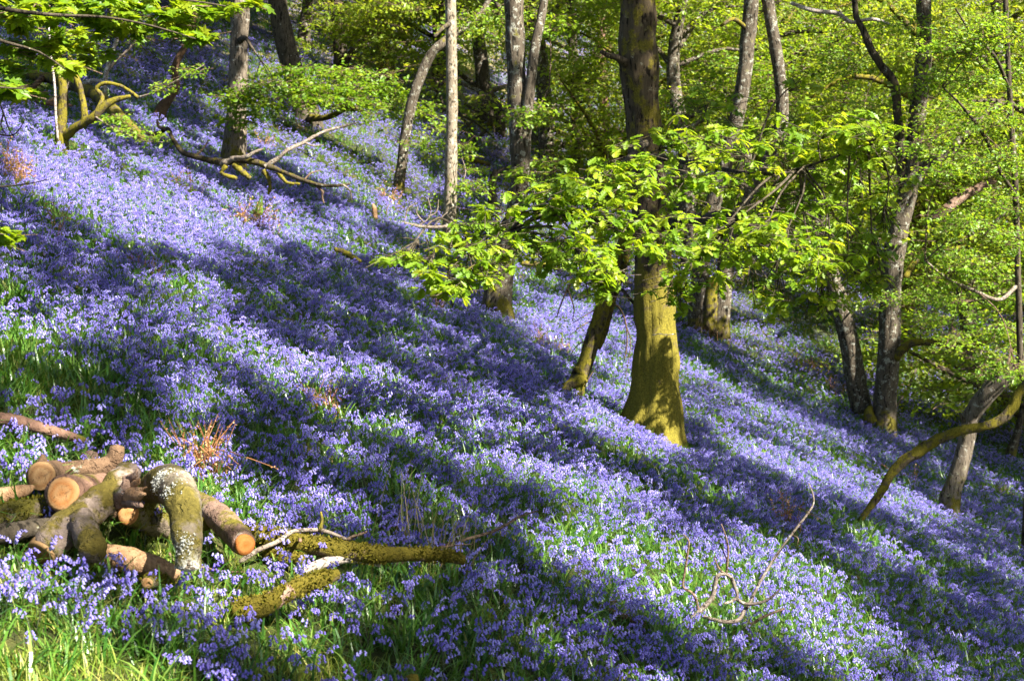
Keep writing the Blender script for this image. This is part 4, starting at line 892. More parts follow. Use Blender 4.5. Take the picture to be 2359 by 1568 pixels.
for a in [(588, 515, 46, 46, 'rusty dead bracken clump beside a fresh green fern, mid left slope', 46), (896, 462, 30, 30, 'orange-red bracken tuft right of the leaning thin trunk foot', 24), (470, 1050, 60, 60, 'tall straw-coloured and orange bracken behind the woodpile', 46), (36, 405, 40, 56, 'orange-brown bracken at the left edge of the upper slope', 44),
          (428, 425, 40, 34, 'sparse upright bracken stalks below the fallen mossy branch', 14), (752, 920, 40, 36, 'dark red bracken in shade at the middle of the picture', 26), (330, 606, 46, 16, 'flattened tan bracken on the left slope', 26), (1010, 700, 30, 26, 'small bracken tuft under the hanging oak leaves, left of the lichen trunk foot', 18),
          (1270, 790, 50, 30, 'brown bracken in the shade left of the broken mossy sapling', 24), (612, 335, 20, 26, 'small orange bracken tuft right of the straight oak', 14), (1640, 772, 46, 24, 'low red-brown bracken at the foot of the old forked tree', 20), (1860, 840, 60, 22, 'fallen orange bracken on the bank left of the twin-stemmed tree', 26), (1820, 1200, 46, 60, 'spindly bramble shoots behind the looped dead branch', 14), (2095, 1100, 20, 50, 'single reddish bracken stalk under the arching mossy bough', 4), (1930, 900, 36, 26, 'rust bracken tuft touching the left stem of the twin tree', 18), (130, 520, 14, 60, 'tall dark red stalks on the shaded left slope', 5)]:
    bracken(*a)
def fern(x, y, h):
    b = G(x, y); k = HT / 1179 * b[1]; L = h * k
    mb = MB(); m = 16
    for az, l in ((.3, 1.), (1.9, .55), (-1.4, .6)):
        t = np.linspace(.1, 1, m)
        d = np.array([math.cos(az) * .25, math.sin(az) * .25, 1.])
        cen = b + np.outer(t, d) * L * l
        for sg in (-1, 1):
            put_leaves(mb, cen, np.tile([sg * 1., .2, .35], (m, 1)), np.tile([0, -1., .3], (m, 1)), L * l * .26 * (1.08 - t), 'simple', 0)
        prisms(mb, cen[:1] - np.array([[0, 0, .1 * L]]), cen[-1:], .004, 0)
    tag(mb.build('fern', M['fern'], None, origin=b, smooth=False), 'fresh pale green fern frond unrolling from the rusty bracken', 'fern')
fern(592, 500, 52)
def hummock():
    b = G(945, 1550); mb = MB()
    n, m = 28, 14
    a = np.linspace(0, 2 * math.pi, n, endpoint=False); f = np.linspace(0, 1, m)
    A, F = np.meshgrid(a, f)
    V = np.stack([np.cos(A) * F * .085, np.sin(A) * F * .085, .09 * (1 - F ** 2) - .015 - SOIL * .7], -1).reshape(-1, 3)
    V += (fbm(V * 60, 4)[:, None] - .5) * .03
    i = np.arange(m - 1)[:, None] * n; j = np.arange(n)[None]; j2 = (j + 1) % n
    mb.add(V + b, np.stack([i + j, i + j2, i + n + j2, i + n + j], -1).reshape(-1, 4))
    o = mb.build('moss_hummock', M['moss_rich'], None, origin=b)
    tag(o, 'small yellow-green moss cushion in the grass at the bottom edge', 'moss')
hummock()
# ------------------------------------------------------------------ woodland beyond
BG = []
def bg_proto(seed, h, spread, n, leaf, lean, barkmat):
    r_ = np.random.default_rng(seed)
    root = empty('woodland_tree', (0, 0, 0))
    mb = MB()
    top = np.array([lean[0], lean[1], h])
    pts = [np.array([0, 0, -.4]), np.array([0, 0, .3])] + [top * f + np.array([r_.normal(0, .16), r_.normal(0, .16), 0]) for f in (.3, .55, .8, 1.)]
    c, _, _ = tube(mb, pts, [.23, .19, .16, .14, .10, .05], 12, step=.35, rough=.16)
    lv = MB(); cens = []
    for k in range(13):
        f = r_.uniform(.16, .98); a0 = c[int(f * (len(c) - 1))]
        az = r_.random() * 2 * math.pi; L = spread * r_.uniform(.5, 1.) * (1.1 - .5 * f)
        d = np.array([math.cos(az), math.sin(az), r_.uniform(-.05, .6)])
        p1 = a0 + d * L * .5 + np.array([0, 0, r_.uniform(0, .4)]); p2 = a0 + d * L + np.array([0, 0, r_.uniform(-.5, .5)])
        tube(mb, [a0, p1, p2], [.07, .045, .015], 6, step=.4, rough=.15)
        m = n // 13
        t = r_.uniform(.35, 1.15, m)[:, None]
        cens.append(a0 + (p2 - a0) * t + r_.normal(0, 1, (m, 3)) * np.array([.55, .55, .26]) * spread * .3)
    mb.build('trunk', barkmat, root)
    sprays(lv, np.vstack(cens), .42, 24, leaf, 'simple', (0, 1), twig=.006, flat=.45, var0=None)
    lv.build('crown', [M['leaf_far'], M['twig']], root, smooth=False)
    return root
protos = [bg_proto(100, 7.0, 3.4, 470, .10, (.6, 0), M['dark']), bg_proto(101, 6.0, 3.8, 520, .10, (-.8, .3), M['moss']), bg_proto(102, 8.5, 3.2, 520, .10, (.2, -.4), M['lichen']), bg_proto(103, 5.0, 3.2, 420, .095, (1.4, .2), M['dark']), bg_proto(104, 7.5, 4.2, 620, .10, (-.3, .6), M['lichen'])]
spots = [(1720, 330, 38), (1830, 260, 40), (1960, 300, 37), (2100, 380, 38), (2200, 330, 40), (2330, 420, 36), (2400, 640, 25), (2050, 400, 44), (1880, 380, 46), (1262, 205, 33), (1330, 120, 38), (1420, 230, 34), (1590, 300, 30), (1560, 180, 40), (1690, 220, 34), (1860, 200, 38), (2080, 300, 31), (2260, 300, 30), (2350, 250, 36), 
         (1120, 120, 38), (1010, 70, 41), (930, 40, 44), (700, 60, 38), (860, 60, 46), (1500, 60, 48), (1180, 20, 50), (1650, 60, 50), (1780, 90, 52), (1950, 120, 50), (2120, 150, 48), (2290, 100, 48), (1400, 20, 56), (1060, -20, 56), (780, -20, 56), (600, -10, 48), (2050, 0, 62), (2300, -20, 64), (1720, -40, 66), (1300, -40, 66), (2440, 300, 34), (2470, 520, 24), (1900, -20, 70), (1550, -30, 70), (2200, -60, 74), (420, -60, 36), (60, -20, 30), (200, -50, 34), (-60, 40, 28)]
used = set()
def bgplace(px, py, dep, i):
    x = P(px, py, dep)[0]; y = dep
    j = i % len(protos); src = protos[j]
    if j not in used: used.add(j); o = src; kids = []
    else:
        o = src.copy(); col.objects.link(o)
        for ch in src.children:
            c = ch.copy(); col.objects.link(c); c.parent = o
    o.location = (x, y, float(Z(x, y)) - SOIL)
    o.rotation_euler = (0, 0, rng.random() * 6.28)
    s = rng.uniform(.8, 1.15); o.scale = (s, s, s * rng.uniform(.9, 1.1))
    side = 'left' if px < 800 else ('middle' if px < 1450 else 'right')
    rowd = 'nearer' if dep < 36 else 'farther'
    g = {'left': 'behind the dark leaning oak', 'middle': 'between pale slender trunk and big oak', 'right': 'right of the big mossy oak'}[side]
    bits = ['slim dark-stemmed', 'squat mossy-stemmed', 'tall lichen-stemmed', 'short leaning dark-stemmed', 'broad grey-stemmed'][j]
    tag(o, f'{bits} tree of the {rowd} wood {g}', 'tree', f'{rowd} {bits} woodland trees {side} of the picture' if False else f'{bits} trees in the {rowd} woodland {g}')
    BG.append(o)
for i, s in enumerate(spots): bgplace(*s, i)

# ------------------------------------------------------------------ unseen leaf clumps added above and beside the picture to cast shade
LIT = [
 ([(0, 225), (130, 262), (330, 325), (520, 392), (650, 440), (800, 452), (890, 510), (900, 560), (720, 530), (640, 560), (500, 545), (400, 520), (300, 505), (200, 470), (100, 430), (0, 400)], .92),
 ([(0, 430), (110, 450), (250, 500), (330, 540), (250, 560), (120, 520), (0, 480)], .45),
 ([(470, 630), (639, 722), (817, 808), (995, 866), (1173, 886), (1306, 898), (1460, 930), (1475, 998), (1330, 1018), (1217, 1016), (1039, 984), (861, 922), (639, 832), (470, 745)], .97), ([(380, 590), (480, 630), (480, 730), (400, 680)], .6), ([(880, 700), (1010, 740), (1090, 800), (960, 780)], .3),
 ([(430, 920), (560, 930), (600, 960), (480, 990), (400, 960)], .5),
 ([(300, 985), (440, 972), (560, 1012), (650, 1060), (760, 1095), (810, 1150), (700, 1195), (560, 1180), (440, 1130), (330, 1070)], .95),
 ([(-60, 1060), (90, 1010), (300, 1000), (480, 1080), (560, 1180), (620, 1230), (560, 1250), (420, 1270), (300, 1250), (100, 1245), (-60, 1240)], .86),
 ([(560, 1240), (700, 1225), (850, 1250), (900, 1300), (700, 1320), (560, 1310)], .5),
 ([(800, 255), (900, 305), (1000, 355), (1025, 430), (930, 385), (820, 320)], .9), ([(1040, 380), (1130, 400), (1120, 470), (1040, 470)], .5),
 ([(1190, 690), (1300, 680), (1440, 720), (1440, 830), (1340, 790), (1190, 740)], .85), ([(1180, 600), (1400, 600), (1400, 680), (1180, 660)], .7), ([(1200, 300), (1500, 330), (1450, 420), (1200, 380)], .75),
 ([(1350, 840), (1450, 850), (1470, 980), (1400, 970), (1360, 900)], .97), ([(1440, 720), (1520, 760), (1520, 900), (1450, 900)], .9),
 ([(1600, 720), (1750, 740), (1900, 800), (1960, 900), (1880, 900), (1760, 840), (1640, 780)], .85),
 ([(1690, 640), (1850, 690), (2000, 780), (2000, 850), (1850, 780), (1720, 700)], .75), ([(2070, 820), (2250, 860), (2330, 940), (2200, 930), (2090, 900)], .8),
 ([(1640, 960), (1800, 1010), (1990, 1085), (2110, 1120), (2200, 1190), (2050, 1150), (1880, 1080), (1690, 1010)], .88), ([(2090, 940), (2190, 960), (2180, 1010), (2090, 990)], .4),
 ([(1080, 1040), (1280, 1020), (1380, 1080), (1300, 1150), (1150, 1120), (1080, 1090)], .35),
 ([(1280, 1190), (1460, 1140), (1620, 1190), (1820, 1200), (1960, 1290), (2060, 1380), (2180, 1440), (2300, 1520), (2350, 1580), (2150, 1580), (2000, 1510), (1880, 1420), (1760, 1340), (1620, 1290), (1460, 1260), (1330, 1230)], .9),
 ([(2000, 1190), (2200, 1220), (2380, 1250), (2380, 1310), (2200, 1290), (2050, 1260)], .55), ([(2120, 1010), (2380, 1060), (2380, 1120), (2150, 1060)], .35),
 ([(-40, 1360), (120, 1420), (300, 1480), (430, 1530), (440, 1600), (-40, 1600)], .92), ([(560, 1440), (700, 1400), (760, 1470), (640, 1510)], .5), ([(1000, 1410), (1100, 1380), (1120, 1440), (1020, 1450)], .4),
 ([(1300, 1490), (1500, 1450), (1640, 1500), (1560, 1560), (1350, 1560)], .6), ([(1640, 1520), (1800, 1540), (1800, 1600), (1640, 1600)], .5), ([(100, 740), (190, 770), (230, 840), (150, 830), (90, 790)], .2), ([(120, 600), (260, 640), (250, 690), (130, 660)], .35),
 ([(340, 690), (480, 730), (560, 800), (620, 850), (500, 850), (380, 780)], .4), ([(620, -60), (1180, -60), (1180, 130), (700, 110)], .85),
 ([(1690, 540), (2400, 540), (2400, 900), (2080, 900), (1960, 770), (1700, 660)], .82),
 ([(850, 1400), (1000, 1340), (1080, 1340), (1000, 1400)], .4),
]
def lit_prob(q):
    """how likely sun reaches ground points q"""
    pr = project(q)
    pr = pr + np.stack([(fbm(q[:, :2] * 1.3, 31, 3) - .5) * 70, (fbm(q[:, :2] * 1.3, 47, 3) - .5) * 44], 1)
    inside = (pr[:, 0] > -60) & (pr[:, 0] < 2420) & (pr[:, 1] > -40) & (pr[:, 1] < 1610)
    out = np.where(inside, .03, .16 + .5 * (fbm(q[:, :2] * .35, 77, 2) - .5))
    far = inside & (pr[:, 1] < 640) & (pr[:, 0] > 1150)
    out = np.where(far, .88, out)
    for poly, s in LIT:
        cx, cyy = np.mean(np.array(poly), 0)
        out = np.where(inpoly(pr, [(cx + (a - cx) * 1.04, cyy + (b - cyy) * 1.12) for a, b in poly]), min(1., s + .06), out)
    return out
# sunlit places above the ground: the line from them to the sun stays open
KEEP = [(P(x, y, d), r, k) for x, y, d, r, k in [(900, 60, 34, 3., .75), (850, 120, 31, 2.5, .7), (1000, 200, 24, 1.5, .8), (1040, 450, 22.5, 1., .9), (1040, 150, 22.5, 1.2, .9), (548, 150, 21, .9, .9), (1700, 1300, 6.9, .3, .9), (1200, 250, 17.5, .4, .35), (940, 300, 26, .8, .7), (2205, 1080, 16, .7, .9), (2235, 960, 16, .5, .85), (1740, 100, 24, 1.5, .7), (-20, 1520, 3.9, .3, .9), (200, 1500, 4.1, .35, .9), (1180, 500, 8.3, .5, .75), (1350, 470, 8.5, .6, .8), (1000, 600, 8., .4, .8), (1390, 620, 8., .35, .95), (1640, 550, 8.7, .6, .85), (1800, 560, 8.9, .5, .8), (1850, 380, 9.4, .6, .8), (1960, 330, 9.4, .5, .9), (1500, 900, 12.6, .42, .93), (1490, 830, 12.6, .3, .85), (1530, 960, 12.6, .4, .9),
        (1480, 90, 12.6, .35, .7), (390, 1150, 5.3, .3, .97), (540, 1240, 5.2, .25, .97), (160, 1140, 5.3, .22, .97), (300, 1110, 5.4, .25, .95), (30, 1130, 5.3, .2, .9), (250, 1275, 5.2, .12, .8), (130, 1260, 5.2, .16, .8), (30, 205, 6.3, .3, .95), (110, 60, 6.4, .7, .9), (330, 30, 6.4, .5, .85), (210, 90, 6.4, .4, .85), (360, 60, 6.4, .5, .7), (480, 40, 6.4, .3, .8), (780, 205, 26, 2., .85), (880, 210, 27, 2., .85), (140, 280, 15.8, .8, .8), (260, 260, 15.6, .8, .7), (1040, 300, 21, .8, .7), (2040, 820, 19, .5, .5), (2240, 880, 15.5, .6, .8), (780, 215, 24, 1.6, .75), (2230, 760, 16, 1., .7), (2250, 450, 16, 2., .7), (2250, 150, 16, 2., .75), (1200, 440, 17, .4, .4), (760, 1290, 5.3, .25, .7), (600, 1390, 5., .2, .5)]]
KEEP += [(c, r, .62) for tr in TREES for c, r in tr.lit if tr is not oak]
def shade_clumps():
    gx, gy = np.meshgrid(np.arange(-32, 32, .42), np.arange(-7, 56, .42))
    g = np.stack([gx.ravel(), gy.ravel()], 1) + rng.uniform(-.2, .2, (gx.size, 2))
    near = (np.abs(g[:, 0]) < .40 * np.abs(g[:, 1]) + 9)
    g = g[near]
    q = np.column_stack([g, Z(g[:, 0], g[:, 1]) + .15])
    pl = lit_prob(q)
    cens = []
    for layer, (h0, h1) in enumerate(((7.5, 10.5), (10.5, 13.5))):
        keep = rng.random(len(q)) > pl * (1.0 if layer == 0 else 1.0)
        h = h0 + (h1 - h0) * vnoise(g * .25, 5 + layer) + rng.normal(0, .3, len(g))
        c = q + SUN[None] * (h / SUN[2])[:, None]
        c = c[keep]
        kp = np.ones(len(c), bool)
        for k, r, pr in KEEP:
            w = c - k; al = w @ SUN
            dd = np.linalg.norm(w - al[:, None] * SUN[None], axis=1)
            kp &= ~((dd < r + .12) & (al > .5) & (rng.random(len(c)) < pr))
        c = c[kp]
        dep = c[:, 1] * CP - c[:, 2] * SP
        v = (c[:, 1] * SP + c[:, 2] * CP) / np.maximum(dep, .1)
        vis = (dep > .5) & (v < .27) & (np.abs(c[:, 0] / np.maximum(dep, .1)) < .46)
        cens.append(c[~vis])
    return np.vstack(cens)
SHADE_CLUMPS = shade_clumps()
# tall unseen oaks added outside the picture to carry most of that shade
OUT = []
for i, (x, y) in enumerate([(6.5, 1.5), (9.2, 7.5), (12.5, 13.5), (16, 21), (5.5, -5.5), (1.5, -8), (11, -2), (20, 31), (-5, -4.5), (24, 42), (-9, 4), (-12, 12), (14, 3)]):
    b = np.array([x, y, float(Z(x, y))])
    root = tag(empty('shade_oak', b), ['tall unseen oak added to shade the flowers', 'tall unseen oak added outside the picture for its shade', 'unseen oak added so its crown shades the slope'][i % 3], 'tree', 'unseen oaks added around the picture to shade the slope')
    mb = MB()
    tube(mb, [b + np.array([0, 0, -.3]), b + np.array([.1, 0, 3]), b + np.array([.3, .2, 7]), b + np.array([.2, .5, 12])], [.26, .21, .17, .07], 14, rough=.1)
    for k in range(7):
        a = b + np.array([.2, .2, 6 + k * .8]); az = k * 2.4 + i
        tube(mb, [a, a + np.array([math.cos(az) * 1.6, math.sin(az) * 1.6, .9]), a + np.array([math.cos(az) * 3.4, math.sin(az) * 3.4, 1.3])], [.07, .05, .02], 6, step=.4)
    mb.build('trunk', M['oak'], root, origin=b)
    OUT.append((b, root))
owners = OUT + [(t.base, t.root) for t in TREES if t.root.name.startswith(('oak_tree', 'thin_tree'))]
bx = np.array([o[0][:2] for o in owners])
who = np.argmin(np.linalg.norm(SHADE_CLUMPS[:, None, :2] - bx[None], axis=2), axis=1)
for k, (b, root) in enumerate(owners):
    c = SHADE_CLUMPS[who == k]
    if not len(c): continue
    mb = MB(); n = 34
    pos = (c[:, None] + rng.normal(0, .15, (len(c), n, 3))).reshape(-1, 3)
    dr = rng.normal(0, 1, (len(pos), 3)) * np.array([1, 1, .4]); nr = rng.normal(0, .6, (len(pos), 3)) + np.array([.25, -.25, 1])
    far = pos[:, 1] > 14
    put_leaves(mb, pos, dr, nr, np.where(far, .22, .18) * rng.uniform(.7, 1.2, len(pos)), 'simple', 0)
    m2 = rng.random(len(c)) < .3
    if m2.any():
        e = c[m2]; prisms(mb, e - rng.normal(0, .35, e.shape), e, .01, 1)
    mb.build('shade_clumps', [M['leaf_shade'], M['twig']], root, origin=b, smooth=False)  # unseen leaves added to each tree, shaped by the shade wanted below

# ------------------------------------------------------------------ flowers and grass (uncountable ground cover)
def cover(name, label, protos, pts, rot, scl, idx, mats):
    """one object: its own small plant meshes repeated over its own points"""
    me_v, me_q, me_t, mq, mt, pid, var = [], [], [], [], [], [], []
    off = 0
    mbs = MB()
    for k, p in enumerate(protos):
        v = np.concatenate(p.v)
        for q, m in p.q: mbs.q.append((q + off, m))
        for t, m in p.t: mbs.t.append((t + off, m))
        mbs.v.append(v); mbs.var += p.var; off += len(v); pid.append(np.full(len(v), k))
    mbs.n = off
    mbs.v.append(pts); mbs.var.append(np.zeros(len(pts)))
    me = mbs.mesh(name, mats, False)
    allpid = np.concatenate(pid + [100 + idx]).astype(np.int32)
    for nm, typ, data in (('pid', 'INT', allpid), ('rot', 'FLOAT_VECTOR', np.vstack([np.zeros((off, 3)), rot]).astype(np.float32).ravel()), ('scl', 'FLOAT', np.concatenate([np.ones(off), scl]).astype(np.float32))):
        a = me.attributes.new(nm, typ, 'POINT')
        a.data.foreach_set('vector' if typ == 'FLOAT_VECTOR' else 'value', data)
    o = bpy.data.objects.new(name, me); col.objects.link(o)
    tag(o, label, None, None, 'stuff')
    ng = bpy.data.node_groups.new(name + '_scatter', 'GeometryNodeTree')
    ng.interface.new_socket('Geometry', in_out='INPUT', socket_type='NodeSocketGeometry')
    ng.interface.new_socket('Geometry', in_out='OUTPUT', socket_type='NodeSocketGeometry')
    N = ng.nodes; L = ng.links
    gi = N.new('NodeGroupInput'); go = N.new('NodeGroupOutput'); jn = N.new('GeometryNodeJoinGeometry')
    pa = N.new('GeometryNodeInputNamedAttribute'); pa.data_type = 'INT'; pa.inputs['Name'].default_value = 'pid'
    ra = N.new('GeometryNodeInputNamedAttribute'); ra.data_type = 'FLOAT_VECTOR'; ra.inputs['Name'].default_value = 'rot'
    sa = N.new('GeometryNodeInputNamedAttribute'); sa.data_type = 'FLOAT'; sa.inputs['Name'].default_value = 'scl'
    e2r = N.new('FunctionNodeEulerToRotation'); L.new(ra.outputs['Attribute'], e2r.inputs[0])
    def sel(val):
        cmp = N.new('FunctionNodeCompare'); cmp.data_type = 'INT'; cmp.operation = 'EQUAL'
        L.new(pa.outputs['Attribute'], cmp.inputs[2]); cmp.inputs[3].default_value = val
        sp = N.new('GeometryNodeSeparateGeometry'); sp.domain = 'POINT'
        L.new(gi.outputs[0], sp.inputs[0]); L.new(cmp.outputs[0], sp.inputs['Selection'])
        return sp.outputs[0]
    for k in range(len(protos)):
        ip = N.new('GeometryNodeInstanceOnPoints')
        L.new(sel(100 + k), ip.inputs['Points']); L.new(sel(k), ip.inputs['Instance'])
        L.new(e2r.outputs[0], ip.inputs['Rotation']); L.new(sa.outputs['Attribute'], ip.inputs['Scale'])
        L.new(ip.outputs[0], jn.inputs[0])
    L.new(jn.outputs[0], go.inputs[0])
    md = o.modifiers.new('scatter', 'NODES'); md.node_group = ng
    return o

def bell_mesh(mb, pos, axis, size, mat):
    """one hanging bell with six flared tips"""
    axis = norm(axis); ref = np.array([0, 0, 1.]) if abs(axis[2]) < .9 else np.array([1., 0, 0])
    u = norm(np.cross(axis, ref)); w = np.cross(axis, u)
    a = np.arange(6) / 6 * 2 * math.pi
    rings = [(0, .10), (.18, .24), (.62, .25), (.85, .30)]
    V = []
    for t, r in rings:
        V.append(pos + axis * t * size + (np.cos(a)[:, None] * u + np.sin(a)[:, None] * w) * r * size)
    tips = pos + axis * 1.0 * size + (np.cos(a + .52)[:, None] * u + np.sin(a + .52)[:, None] * w) * .56 * size
    V.append(tips); V = np.vstack(V)
    q = []
    for g in range(3): q += [[g * 6 + i, g * 6 + (i + 1) % 6, g * 6 + 6 + (i + 1) % 6, g * 6 + 6 + i] for i in range(6)]
    t = [[18 + i, 18 + (i + 1) % 6, 24 + i] for i in range(6)]
    mb.add(V, q, t, mat)

def bluebell_proto(seed, nb, hgt, arch):
    r_ = np.random.default_rng(seed); mb = MB()
    pts = [np.array([0, 0, 0]), np.array([.01, 0, hgt * .45]), np.array([.02 + arch * .2, 0, hgt * .8]), np.array([.03 + arch * .8, 0, hgt * .97]), np.array([.035 + arch * 1.5, 0, hgt * .94])]
    c, r = spline(pts, [.0028, .0025, .0022, .0018, .001], .03)
    for a, b, rr in zip(c[:-1], c[1:], r): prisms(mb, a[None], b[None], rr, 0)
    L = np.concatenate([[0], np.cumsum(np.linalg.norm(np.diff(c, axis=0), axis=1))]); L /= L[-1]
    for k in range(nb):
        t = .70 + .30 * (k + .3) / nb
        p = np.array([np.interp(t, L, c[:, i]) for i in range(3)])
        sd = (-1) ** k
        out = np.array([r_.uniform(.1, .8), sd * r_.uniform(.3, 1.), r_.uniform(-.1, .3)]); out = norm(out)
        e = p + out * r_.uniform(.006, .014)
        prisms(mb, p[None], e[None], .0012, 0)
        ax = np.array([out[0] * .35, out[1] * .45, -1.]) + r_.normal(0, .15, 3)
        bell_mesh(mb, e, ax, r_.uniform(.0175, .0225) * (1 - .25 * (k / nb)), 1)
    return mb

def blade(mb, base, az, L, w, bend, up, mat=0, seg=4):
    d = np.array([math.cos(az), math.sin(az), 0]); s = np.array([-d[1], d[0], 0])
    t = np.linspace(0, 1, seg + 1)
    ang = up - bend * t ** 1.4
    st = np.stack([np.cos(ang), np.sin(ang)], 1) * L / seg
    pos = np.vstack([[0, 0], np.cumsum(st[:-1], 0)])
    cen = base + pos[:, :1] * d + pos[:, 1:] * np.array([0, 0, 1])
    ww = w * (1 - t ** 2.2) * .5 + .0004
    V = np.concatenate([cen - s * ww[:, None], cen + s * ww[:, None]])
    n = seg + 1
    mb.add(V, [[i, n + i, n + i + 1, i + 1] for i in range(seg)], None, mat, rng.random())

def tuft(n, L, w, spread, up, bend):
    mb = MB()
    for i in range(n):
        b = np.array([rng.normal(0, spread), rng.normal(0, spread), -.01])
        blade(mb, b, rng.random() * 6.283, L * rng.uniform(.55, 1.1), w * rng.uniform(.7, 1.2), rng.uniform(*bend), rng.uniform(*up), 0)
    return mb

LOGZ = [[(-40, 1300), (60, 1310), (140, 1310), (250, 1320), (430, 1330), (560, 1320), (620, 1300), (560, 1210), (470, 1150), (400, 1100), (320, 1090), (270, 1060), (70, 1070), (-40, 1130)], [(545, 1225), (700, 1245), (870, 1265), (1080, 1285), (1080, 1345), (870, 1335), (700, 1312), (560, 1290)], [(540, 1425), (700, 1365), (790, 1330), (700, 1330), (540, 1390)]]
def scatter(bands, dens_fn, jitter_seed):
    out = []
    for (y0, y1, dens) in bands:
        ym = (y0 + y1) / 2
        hw = .40 * y1 + 1.6
        n = int((y1 - y0) * 2 * hw * dens)
        p = np.stack([rng.uniform(-hw, hw, n), rng.uniform(y0, y1, n)], 1)
        p = p[np.abs(p[:, 0]) < .40 * p[:, 1] + 1.6]
        out.append(p)
    p = np.vstack(out)
    q = np.column_stack([p, Z(p[:, 0], p[:, 1]) - SOIL])
    k = rng.random(len(q)) < dens_fn(q)
    return q[k]

SPARSE = [([(-60, 1380), (120, 1410), (280, 1450), (430, 1510), (520, 1600), (-60, 1600)], .035), ([(520, 1430), (740, 1430), (900, 1490), (900, 1600), (560, 1600)], .45), ([(120, 1280), (480, 1320), (600, 1400), (500, 1460), (200, 1400), (60, 1360)], 1.3),
          ([(1690, 640), (1850, 690), (1990, 760), (2010, 860), (1850, 780), (1720, 700)], .2), ([(2090, 830), (2300, 900), (2300, 960), (2100, 900)], .25), ([(1200, 200), (1500, 220), (1500, 290), (1200, 270)], .15), ([(1290, 900), (1450, 920), (1450, 980), (1300, 970)], .5), ([(0, 100), (120, 150), (120, 215), (0, 200)], .1),
          ([(0, 740), (100, 780), (230, 860), (200, 900), (0, 880)], .45), ([(440, 1100), (620, 1180), (600, 1220), (460, 1150)], .4), ([(1000, 1400), (1150, 1340), (1300, 1330), (1250, 1420), (1050, 1460)], .5), ([(1150, 870), (1300, 920), (1320, 960), (1180, 930)], .6)]
def dens_flower(q):
    d = .34 + .9 * np.clip((fbm(q[:, :2] * .9, 60, 3) - .34) * 3.4, 0, 1)
    d *= .45 + .75 * np.clip((fbm(q[:, :2] * 3.2, 66, 2) - .3) * 3, 0, 1)
    pr = project(q + np.array([0, 0, SOIL]))
    for poly, s in SPARSE: d = np.where(inpoly(pr, poly), d * s, d)
    for poly, s in LIT[2:3] + LIT[:1]: d = np.where(inpoly(pr, poly), np.maximum(d, .8), d)
    d = np.where((q[:, 1] > 36), d * .8, d)
    for poly in LOGZ: d = np.where(inpoly(pr, poly), d * .10, d)
    for tr in TREES: d = np.where(np.linalg.norm((q[:, :2] - tr.base[:2]) * np.array([1, .8]), axis=1) < (.40 if tr is oak else .22), 0, d)
    return np.clip(d, 0, 1)
def dens_blade(q):
    pr = project(q + np.array([0, 0, SOIL])); d = .6 + .7 * fbm(q[:, :2] * .8, 80, 2)
    for poly in LOGZ: d = np.where(inpoly(pr, poly), d * .5, d)
    d = np.where(np.linalg.norm(q[:, :2] - oak.base[:2], axis=1) < .33, 0, d)
    d = np.where(inpoly(pr, SPARSE[0][0]), d * .35, d)
    return np.clip(d, 0, 1)
fl = scatter([(3.4, 9, 530), (9, 15, 600), (15, 24, 430), (24, 38, 230), (38, 62, 50)], dens_flower, 1)
n = len(fl); print('flowers', n)
protosF = [bluebell_proto(200 + k, nb, h, a) for k, (nb, h, a) in enumerate([(7, .20, .034), (6, .18, .038), (7, .225, .030), (5, .165, .034), (8, .23, .040), (6, .195, .026), (4, .15, .03), (7, .21, .042)])]
far = np.clip((fl[:, 1] - 12) / 40, 0, 1)
cover('bluebells', 'carpet of violet-blue bluebells', protosF, fl, np.column_stack([rng.normal(0, .13, n), rng.normal(0, .13, n), rng.random(n) * 6.283]), rng.uniform(.46, .76, n) * (1 + .22 * far) * np.where(fl[:, 1] < 7.5, 1.0 + .12 * np.clip((7.5 - fl[:, 1]) / 1.8, 0, 1), 1.), rng.integers(0, len(protosF), n), [M['stem'], M['bell']])
gl = scatter([(3.4, 9, 190), (9, 15, 130), (15, 24, 70), (24, 40, 20), (40, 66, 8)], dens_blade, 2)
n = len(gl); print('blades', n)
protosG = [tuft(9, .20, .009, .025, (.7, 1.45), (.5, 1.9)) for _ in range(6)]
far = np.clip((gl[:, 1] - 12) / 40, 0, 1)
cover('bluebell_leaves', 'green strap leaves among the bluebells', protosG, gl, np.column_stack([rng.normal(0, .1, n), rng.normal(0, .1, n), rng.random(n) * 6.283]), rng.uniform(.6, 1.15, n) * (1 + .9 * far), rng.integers(0, len(protosG), n), [M['blade']])
def dens_lawn(q):
    pr = project(q + np.array([0, 0, SOIL])); d = np.full(len(q), .06)
    for poly, s in SPARSE: d = np.where(inpoly(pr, poly), .45, d)
    d = np.where(inpoly(pr, SPARSE[0][0]), 1., d)
    for poly in LOGZ: d = np.where(inpoly(pr, poly), d * .5 + .3, d)
    return d
wl = scatter([(3.4, 9, 380), (9, 16, 120), (16, 40, 50)], dens_lawn, 3)
n = len(wl); print('lawn', n)
protosL = [tuft(16, .10, .0034, .03, (.6, 1.5), (.3, 1.6)) for _ in range(5)]
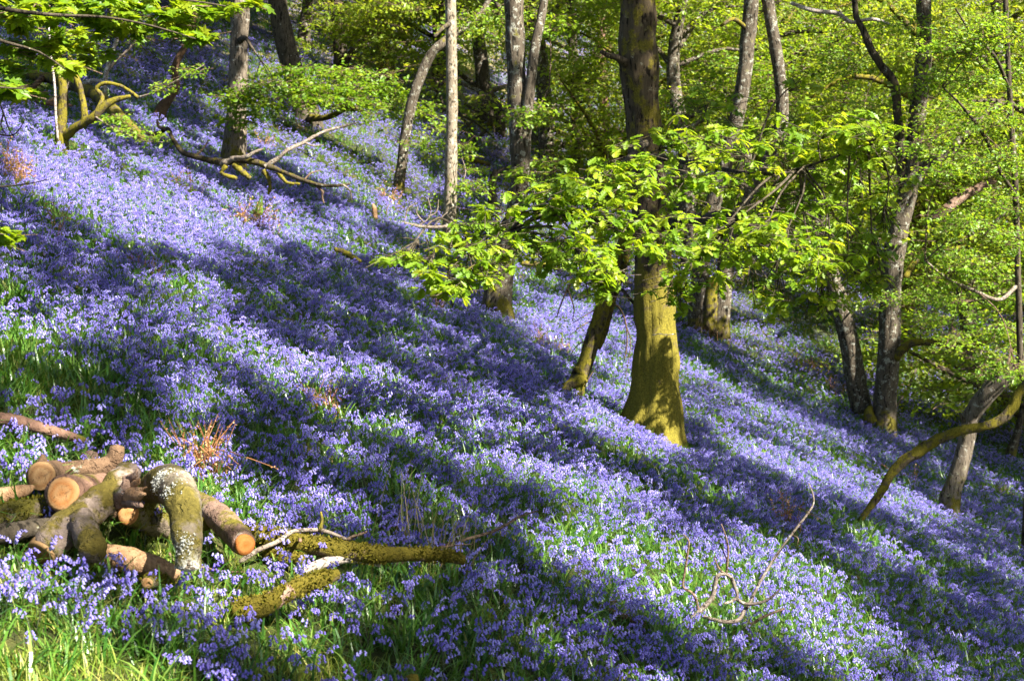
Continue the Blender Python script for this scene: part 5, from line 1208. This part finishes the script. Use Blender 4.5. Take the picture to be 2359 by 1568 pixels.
cover('grass', 'fine bright grass', protosL, wl, np.column_stack([rng.normal(0, .1, n), rng.normal(0, .1, n), rng.random(n) * 6.283]), rng.uniform(.6, 1.3, n) * (1 + .5 * np.clip((wl[:, 1] - 12) / 20, 0, 1)), rng.integers(0, len(protosL), n), [M['lawn']])
def dry_tuft():
    b = G(1000, 1262); mb = MB()
    for i in range(46):
        a = b + np.array([rng.normal(0, .11), rng.normal(0, .07), 0]); a[2] = Z(a[0], a[1]) - SOIL
        blade(mb, a, rng.normal(.9, .9), rng.uniform(.22, .46), .0035, rng.uniform(0, .5), rng.uniform(.9, 1.5), 0, 5)
    tag(mb.build('dry_grass', M['dry'], None, origin=b, smooth=False), 'tuft of tall straw-coloured grass stalks behind the long thin curved stick', 'grass')
dry_tuft()

# ------------------------------------------------------------------ light, sky, camera
w = bpy.data.worlds.new('World'); scn.world = w; w.use_nodes = True
nt = w.node_tree
bgn = nt.nodes['Background']
sky = nt.nodes.new('ShaderNodeTexSky'); sky.sky_type = 'NISHITA'; sky.sun_disc = False
sky.sun_elevation = SUN_EL; sky.sun_rotation = math.atan2(SUN[0], SUN[1])
nt.links.new(sky.outputs[0], bgn.inputs[0]); bgn.inputs[1].default_value = .06
sl = bpy.data.lights.new('sun', 'SUN'); sl.energy = 5.0; sl.angle = math.radians(.55); sl.color = (1., .95, .86)
so = bpy.data.objects.new('sun', sl); col.objects.link(so)
so.rotation_mode = 'QUATERNION'; so.rotation_quaternion = Vector(-SUN).to_track_quat('-Z', 'Y')
so.location = tuple(SUN * 40)
cd = bpy.data.cameras.new('camera'); cd.lens = 50; cd.sensor_width = 36; cd.clip_end = 500; cd.clip_start = .1
co = bpy.data.objects.new('camera', cd); col.objects.link(co)
co.rotation_euler = (math.pi / 2 - PITCH, 0, 0)
cd.dof.use_dof = True; cd.dof.focus_distance = 8.5; cd.dof.aperture_fstop = 7.0
scn.camera = co
scn.view_settings.view_transform = 'Standard'; scn.view_settings.look = 'None'
scn.view_settings.exposure = 2.55; scn.view_settings.gamma = 1.0
cy = scn.cycles
cy.max_bounces = 7; cy.diffuse_bounces = 4; cy.glossy_bounces = 2; cy.transmission_bounces = 5; cy.caustics_reflective = False; cy.caustics_refractive = False
cy.sample_clamp_indirect = 6.0
